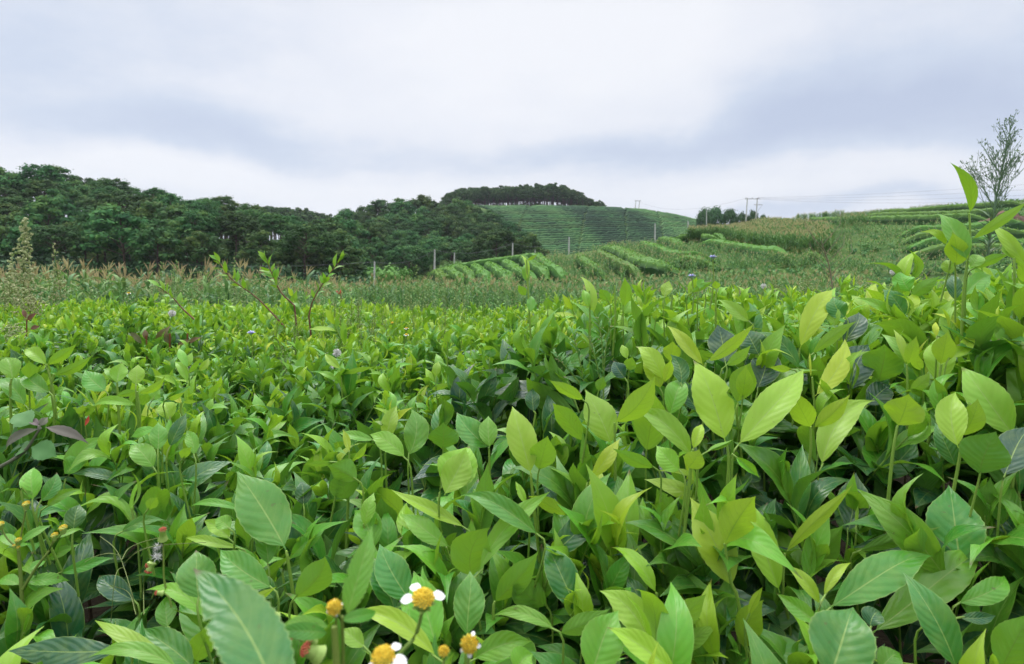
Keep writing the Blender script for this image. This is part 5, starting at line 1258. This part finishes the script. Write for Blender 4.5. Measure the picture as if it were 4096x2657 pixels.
def bidens():
    Y = .28; mb = MB(); st = MB()
    def lf(x0, y0, x1, y1, w, t=.45, dy=.02, bow=.05, Yb=Y):
        a, b = wp(*R2(x0, y0), Yb), wp(*R2(x1, y1), Yb + dy); wpx = w * .2988 * KX; leaf(mb, a, b, unit(np.array([0, 0, ZC]) - a) + np.array([.0, 0, .35]), wpx / F * Yb * 1.15, bow, 0, .25, 34, 4, t, .05, None, .02, (.6, .95), .02)
    lf(1340, 1080, 1550, 395, 170, .42, .02); lf(1300, 1130, 1600, 1075, 90, .5); lf(1190, 1180, 800, 1140, 90, .5); lf(1180, 1230, 760, 1210, 110, .55, -.01)
    tube(st, [wp(*R2(1270, 1700), Y), wp(*R2(1255, 1450), Y), wp(*R2(1240, 1180), Y)], 0.0019, .0014, 8, (.15, .15, .15))
    tube(st, [wp(*R2(1320, 1700), Y + .01), wp(*R2(1310, 1450), Y + .01), wp(*R2(1300, 1100), Y)], .0010, .0008, 6, (.2, .2, .2))
    e = empty('toothed_weed', wp(*R2(1270, 1700), Y)); tag(e, 'blurred toothed leaf weed with an upright stem at the bottom edge', 'weed')
    for nm, m_, mt in (('stem', st, M_STEM), ('foliage', mb, M_TEA)):
        o = bpy.data.objects.new(nm, m_.mesh(nm, mt)); COL.objects.link(o); o.parent = e; o.location = -e.location
    mb2 = MB(); a, b = wp(*R2(800, 1760), .235), wp(*R2(110, 720), .275)
    leaf(mb2, a, b, unit(np.array([0, 0, ZC]) - a) + np.array([.2, 0, .5]), 480 * .2988 * KX / F * .25, .04, .05, .2, 40, 4, .78, .035, None, .02, (.5, .9), .0)
    tag(mb2.build('toothed_leaf', M_TEA), 'large blurred dark toothed leaf nearest to the camera at the bottom', 'leaf')
bidens()
def tassel_flower(fn, Y, heads, stem, label, fluff=()):
    e = empty('tassel_flower', wp(*fn(*stem[0]), Y)); tag(e, label, 'flower'); k = abs(fn(1, 0)[0] - fn(0, 0)[0]) / F * Y
    def part(nm, mb, mt):
        o = bpy.data.objects.new(nm, mb.mesh(nm, mt)); COL.objects.link(o); o.parent = e; o.location = -e.location
    mb = MB(); tube(mb, curve_pts([wp(*fn(*p), Y) for p in stem], 10), k * 9, k * 6, 6, (.2, .2, .2)); part('stem', mb, M_STEM)
    for x0, y0, x1, y1, w in heads:
        a, b = wp(*fn(x0, y0), Y), wp(*fn(x1, y1), Y - .004); d = b - a; mb = MB(); n = 8
        pts = [a, a + d * .15, a + d * .45, a + d * .8]; rr = [.35, .62, .42, .40]
        for q in range(3): tube(mb, [pts[q], pts[q+1]], k * w * rr[q], k * w * rr[q+1], 10)
        part('flower_cup', mb, M_BUD); mb = MB(); floret_disc(mb, a + d * .85, d, k * w * .46, 40); part('flower_disc', mb, M_RED)
    for x, y, r in fluff:
        c = wp(*fn(x, y), Y); mb = MB()
        for _ in range(90):
            d = unit(rng.normal(size=3) + np.array([0, 0, .5])); p = c + d * k * r * (.6 + .5 * rng.random()); s = unit(np.cross(d, rng.normal(size=3))) * k * 2.4; mb.add([c - s, c + s, p], [[0, 1, 2]])
        part('seed_fluff', mb, M_FLUFF)
tassel_flower(R1, .66, [(1330, 545, 1328, 430, 62), (1245, 705, 1205, 800, 60), (1235, 720, 1195, 745, 44)], [(1380, 1010), (1340, 860), (1335, 700), (1332, 540)], 'reddish tassel flower with white seed fluff at the lower left', [(1280, 670, 62), (1290, 590, 55)])
tassel_flower(R1, .6, [(1340, 965, 1265, 962, 42)], [(1400, 1080), (1380, 1000), (1340, 965)], 'half hidden tassel flower below the one with fluff')
tassel_flower(R2, .36, [(790, 1140, 680, 1040, 95)], [(900, 1400), (850, 1260), (790, 1140)], 'blurred white and rust tassel flower beside the big toothed leaf')
tassel_flower(R2, .34, [(1010, 1260, 900, 1250, 60), (1080, 1310, 1050, 1265, 60), (1150, 1420, 1000, 1340, 130)], [(1150, 1640), (1130, 1480), (1090, 1320)], 'blurred cluster of pale seed heads at the bottom edge')
# yellow heads on a tall weed, lower left
def left_weed():
    Y = .68; e = empty('yellow_weed', wp(*R1(200, 1560), Y)); tag(e, 'tall upright weed with small yellow flower heads at the lower left edge', 'weed'); k = .2848 * KX / F * Y
    def part(nm, mb, mt):
        o = bpy.data.objects.new(nm, mb.mesh(nm, mt)); COL.objects.link(o); o.parent = e; o.location = -e.location
    mb = MB()
    for pts, r0, r1 in (([(215, 1700), (185, 1200), (175, 930), (150, 600)], 20, 12), ([(180, 940), (300, 750), (400, 620), (450, 500)], 13, 8), ([(160, 560), (185, 420), (210, 290)], 8, 6), ([(430, 560), (490, 500), (508, 455)], 6, 5), ([(150, 600), (60, 520), (10, 430)], 8, 5)):
        tube(mb, curve_pts([wp(*R1(*p), Y) for p in pts], 9), r0 * k, r1 * k, 7, (.35, .35, .35))
    part('stem', mb, M_STEM); mb = MB()
    for x0, y0, x1, y1, w in ((150, 560, 420, 400, 60), (150, 600, -20, 480, 70), (450, 520, 680, 430, 40), (190, 880, 570, 850, 90), (200, 870, 415, 935, 110), (160, 900, -30, 850, 90), (240, 780, 370, 690, 60), (160, 590, 240, 560, 40), (140, 590, 30, 620, 40)):
        a, b = wp(*R1(x0, y0), Y), wp(*R1(x1, y1), Y + .02); leaf(mb, a, b, unit(np.array([0, 0, ZC]) - a) + np.array([0, 0, .8]), w * k * 1.2, .08, 0, .3, 24, 3, .45, .05)
    part('foliage', mb, M_TEA)
    for x, y, r in ((213, 235, 30), (515, 430, 32), (150, 530, 26), (445, 490, 28), (5, 400, 28), (118, 575, 16), (150, 590, 16)):
        c = wp(*R1(x, y), Y - .004); mb = MB(); tube(mb, [c - [0, 0, k * r * 1.6], c - [0, 0, k * r], c], k * r * .5, k * r * .95, 9); part('flower_cup', mb, M_BUD)
        mb = MB(); floret_disc(mb, c, [0, -.35, 1], k * r * .95, 36); part('flower_disc', mb, M_YELLOW)
left_weed()
# fine seed grass, lower left
mb = MB(); Y = .68; k = .2848 * KX / F * Y
for pts in ([(1125, 1160), (1080, 980), (1000, 720), (930, 590), (815, 500)], [(1005, 755), (960, 780), (930, 900), (905, 1200)], [(995, 690), (1050, 600), (1170, 545), (1310, 510)], [(1015, 720), (1120, 630), (1300, 575), (1680, 550)], [(985, 665), (900, 640), (790, 660), (690, 710)], [(1175, 1140), (1172, 950), (1178, 740)], [(1110, 1140), (1050, 960), (900, 900)]):
    C = curve_pts([wp(*R1(*p), Y + .02 * rng.normal()) for p in pts], 14); tube(mb, C, k * 4, k * 2.5, 4, (.75, .75, .75))
tag(mb.build('seed_grass', M_GRASS), 'fine arching grass stalks with thin seed spikes over the dark gap at lower left', 'grass stalk')
# lilac button flowers on long stalks
def lilac(x, y, Y, low, label):
    c = wp(*DD(x, y), Y); e = empty('lilac_flower', c); tag(e, label, 'flower'); mb = MB(); b = wp(*DD(x + (low[0] - x), low[1]), Y); tube(mb, curve_pts([b, (b + c) / 2 + [.004, 0, 0], c], 8), .0016, .0011, 5, (.2,) * 3)
    o = bpy.data.objects.new('stem', mb.mesh('stem', M_STEM)); COL.objects.link(o); o.parent = e; o.location = -Vector(c)
    mb = MB()
    for k in range(34):
        a = k * 2.4; f = math.sqrt((k + 1) / 34); d = np.array([math.cos(a) * f, math.sin(a) * f, .45]); leaf(mb, c, c + unit(d) * .010 * Y / 1.2, [0, 0, 1], .004 * Y / 1.2, .1, 0, .1, 3, 1)
    o = bpy.data.objects.new('flower_head', mb.mesh('flower_head', M_LILAC)); COL.objects.link(o); o.parent = e; o.location = -Vector(c)
lilac(1657, 602, 1.25, (1650, 720), 'pale lilac button flower on the taller stalk right of centre')
lilac(1608, 646, 1.3, (1608, 730), 'pale lilac button flower on the lower stalk right of centre')
lilac(1637, 666, 1.5, (1636, 730), 'small lilac flower low between the two lilac buttons')
lilac(584, 778, 1.9, (586, 830), 'tiny violet flower in the tea left of centre')
def puff(x, y, Y, r, label):
    c = wp(*DD(x, y), Y); mb = MB()
    for _ in range(160):
        d = unit(rng.normal(size=3)); s = unit(np.cross(d, rng.normal(size=3))) * r * .09; mb.add([c, c + d * r + s, c + d * r - s], [[0, 1, 2]])
    e = empty('seed_head', c); tag(e, label, 'seed head'); o = bpy.data.objects.new('seed_fluff', mb.mesh('seed_fluff', M_FLUFF)); COL.objects.link(o); o.parent = e; o.location = -Vector(c)
    mb = MB(); tube(mb, [c - [0, 0, .12], c - [.01, 0, .05], c], .0015, .0012, 5, (.3,) * 3); o = bpy.data.objects.new('stem', mb.mesh('stem', M_STEM)); COL.objects.link(o); o.parent = e; o.location = -Vector(c)
puff(783, 820, 1.75, .012, 'round white seed head in the tea left of centre'); puff(768, 855, 1.7, .009, 'small white seed head below the round one'); puff(760, 826, 1.8, .008, 'small grey seed head left of the round one')
puff(400, 728, 2.4, .014, 'white seed head in the tea on the left before the corn'); puff(2075, 632, 3.5, .016, 'white seed head on the right green strip'); puff(1775, 665, 2.6, .012, 'white seed head behind the tea right of centre')
daisy(R7, 1207, 460, 1.55, 12, [(.3, 1.), (1.5, 1.), (2.8, 1.), (4., 1.), (5.2, 1.)], [(1185, 560), (1165, 830)], 'small white and yellow daisy in the middle of the tea, lower of two', (0, -.3, 1))
daisy(R7, 1207, 410, 1.6, 11, [(.3, 1.), (1.6, 1.), (3., 1.), (4.4, 1.)], [(1205, 460), (1185, 560)], 'small white and yellow daisy in the middle of the tea, upper of two', (0, -.3, 1))
daisy(R7, 1098, 368, 1.7, 11, [], [(1120, 430), (1150, 500)], 'orange flower head left of the two small daisies', (0, -.5, 1))
daisy(R8, 993, 140, 2.6, 11, [(.3, 1.), (1.6, 1.), (3., 1.), (4.4, 1.)], [(985, 200), (960, 300)], 'small white and yellow daisy on the left at the far edge of the tea', (0, -.3, 1))
# budded weed standing among the right hand leaves
def bud_weed():
    Y = .98; e = empty('budded_weed', wp(*R6(790, 930), Y)); tag(e, 'narrow leaved weed with small cream buds left of the big yellow tea leaves', 'weed'); k = .3011 * KX / F * Y; st, fo, fl = MB(), MB(), MB()
    for pts in ([(800, 960), (810, 640), (850, 350)], [(800, 960), (790, 560), (755, 330)], [(660, 900), (620, 680), (565, 460)], [(790, 880), (730, 620), (680, 470)], [(640, 860), (500, 700), (440, 640)]):
        C = curve_pts([wp(*R6(*p), Y) for p in pts], 10); tube(st, C, k * 6, k * 3, 5, (.15,) * 3)
        for i, p in enumerate(C[2:]):
            for _ in range(2):
                a = rng.random() * 6.28; d = unit(np.array([math.cos(a), math.sin(a), .9])); leaf(fo, p, p + d * k * (70 + 40 * rng.random()), [0, -.5, 1], k * 16, .1, 0, .2, 5, 1, .3)
            if i > 3:
                for _ in range(3):
                    q = p + rng.normal(size=3) * k * 14; blob_leaves(fl, q, k * 5, 6, k * 5, .95, 1, 0)
    for nm, m_, mt in (('stem', st, M_STEM), ('foliage', fo, M_WEED), ('blossom', fl, M_WEED)):
        o = bpy.data.objects.new(nm, m_.mesh(nm, mt)); COL.objects.link(o); o.parent = e; o.location = -e.location
bud_weed()


# ------------------------------------------------------------------ the moist air between the hills
hm, ht = mat('hazy_air')
ht.out(None, ht.n('ShaderNodeVolumePrincipled', {'Color': (.86, .91, 1., 1), 'Density': HAZE, 'Anisotropy': .2}).outputs[0])
hb = MB(); hx, hy0, hy1, hz0, hz1 = 6600, -80, 3700, -24, 280
hb.add([[-hx, hy0, hz0], [hx, hy0, hz0], [hx, hy1, hz0], [-hx, hy1, hz0], [-hx, hy0, hz1], [hx, hy0, hz1], [hx, hy1, hz1], [-hx, hy1, hz1]], [[0, 3, 2, 1], [4, 5, 6, 7], [0, 1, 5, 4], [1, 2, 6, 5], [2, 3, 7, 6], [3, 0, 4, 7]])
if HAZE: tag(hb.build('haze', hm, None, False), kind='stuff')

# ------------------------------------------------------------------ sky, sun, camera
W = bpy.data.worlds.new('World'); sc.world = W; W.use_nodes = True
SUN_EL, SUN_AZ = 58., -35.       # degrees; azimuth from the view direction, negative = left
def world():
    t = NT(W)
    d = t.n('ShaderNodeTexCoord').outputs['Generated']; s = t.n('ShaderNodeSeparateXYZ', {0: d})
    x, y, z = s.outputs
    az = t.m('ARCTAN2', x, y); el = t.m('ARCSINE', t.m('MAXIMUM', z, -.2))
    zz = t.m('ADD', t.m('MAXIMUM', z, 0.), .16)
    pl = t.n('ShaderNodeCombineXYZ', {0: t.m('DIVIDE', x, zz), 1: t.m('DIVIDE', y, zz), 2: .37}).outputs[0]
    wn = t.noise(pl, .55, 5., .5); w2 = t.noise(pl, 1.5, 8., .62)
    wa = t.n('ShaderNodeTexNoise', {'Vector': d, 'Scale': 3.2, 'Detail': 5., 'Roughness': .55})
    sw = t.n('ShaderNodeSeparateXYZ', {0: wa.outputs['Color']})
    azw = t.m('ADD', az, t.m('MULTIPLY', t.m('SUBTRACT', sw.outputs[0], .5), .42)); elw = t.m('ADD', el, t.m('MULTIPLY', t.m('SUBTRACT', sw.outputs[1], .5), .12))
    # broad dark undersides and light openings of the cloud deck: azimuth, elevation, widths, slope, depth
    tot = None
    def ang(px, py): return math.atan((px - 512) / F), math.atan((YH - py) / F * math.cos(math.atan((px - 512) / F)))
    for px, py, sa, se, sl, am in [(280, 148, .30, .034, -.05, .46), (60, 60, .26, .12, .0, .30), (830, 120, .34, .045, .10, .46), (960, 128, .18, .05, 0, .34), (620, 150, .20, .02, .05, .3), (500, 60, .38, .14, 0, -.30), (120, 175, .22, .03, 0, -.25), (330, 185, .3, .03, 0, -.3), (800, 178, .3, .03, 0, -.32), (880, 196, .3, .012, 0, .42), (700, 40, .2, .1, 0, -.2), (940, 60, .25, .08, 0, .22), (200, 100, .2, .03, .1, -.12)]:
        a0, e0 = ang(px, py)
        da = t.m('SUBTRACT', azw, a0); de = t.m('SUBTRACT', t.m('SUBTRACT', elw, e0), t.m('MULTIPLY', da, sl))
        q = t.m('ADD', t.m('POWER', t.m('ABSOLUTE', t.m('DIVIDE', da, sa)), 2.), t.m('POWER', t.m('ABSOLUTE', t.m('DIVIDE', de, se)), 2.))
        g = t.m('MULTIPLY', t.m('EXPONENT', t.m('MULTIPLY', q, -1.)), am)
        tot = g if tot is None else t.m('ADD', tot, g)
    k = t.m('ADD', t.m('ADD', tot, .30), t.m('ADD', t.m('MULTIPLY', t.m('SUBTRACT', wn, .5), .7), t.m('MULTIPLY', t.m('SUBTRACT', w2, .5), .62)), clamp=True)
    cloud = t.ramp(k, [(0., (8.7, 8.8, 9.15)), (.3, (7.8, 8.05, 8.7)), (.62, (5.8, 6.5, 7.8)), (1., (4.7, 5.4, 7.0))])
    # an overcast dome is brighter overhead
    boost = t.m('ADD', 1., t.m('MULTIPLY', t.sm(el, .42, 1.2), 2.7))
    cm = t.n('ShaderNodeVectorMath', {0: cloud, 1: t.n('ShaderNodeCombineXYZ', {0: boost, 1: boost, 2: boost}).outputs[0]}, operation='MULTIPLY').outputs[0]
    skyt = t.n('ShaderNodeTexSky', sky_type='NISHITA'); skyt.sun_disc = False; skyt.sun_elevation = math.radians(SUN_EL); skyt.sun_rotation = math.radians(SUN_AZ)
    col = t.mix(.94, skyt.outputs[0], cm)
    bg = t.n('ShaderNodeBackground', {0: col, 1: .1})
    o = t.n('ShaderNodeOutputWorld', {0: bg.outputs[0]})
world()
L = bpy.data.lights.new('sun', 'SUN'); L.energy = 1.5; L.angle = math.radians(25); L.color = (1, .97, .92)
lo = bpy.data.objects.new('sun', L); COL.objects.link(lo)
sd = Vector((math.sin(math.radians(SUN_AZ)) * math.cos(math.radians(SUN_EL)), math.cos(math.radians(SUN_AZ)) * math.cos(math.radians(SUN_EL)), math.sin(math.radians(SUN_EL))))
lo.rotation_euler = sd.to_track_quat('Z', 'Y').to_euler()
cam = bpy.data.cameras.new('camera'); co = bpy.data.objects.new('camera', cam); COL.objects.link(co); sc.camera = co
co.location = (0, 0, ZC); co.rotation_euler = (math.radians(90), 0, 0)
cam.sensor_width = 36; cam.lens = 36 * F / 1024; cam.shift_y = (YH - 332) / 1024; cam.clip_start = .02; cam.clip_end = 12000
cam.dof.use_dof = True; cam.dof.focus_distance = 1.15; cam.dof.aperture_fstop = 13.0
sc.view_settings.view_transform = 'Standard'; sc.view_settings.look = 'None'; sc.view_settings.exposure = 0.12; sc.view_settings.gamma = 1
sc.cycles.use_denoising = True
try: sc.cycles.denoiser = 'OPENIMAGEDENOISE'
except Exception: pass
sc.cycles.volume_bounces = 0; sc.cycles.max_bounces = 8; sc.cycles.diffuse_bounces = 4; sc.cycles.glossy_bounces = 2; sc.cycles.transmission_bounces = 4; sc.cycles.use_adaptive_sampling = True; sc.cycles.adaptive_threshold = .015
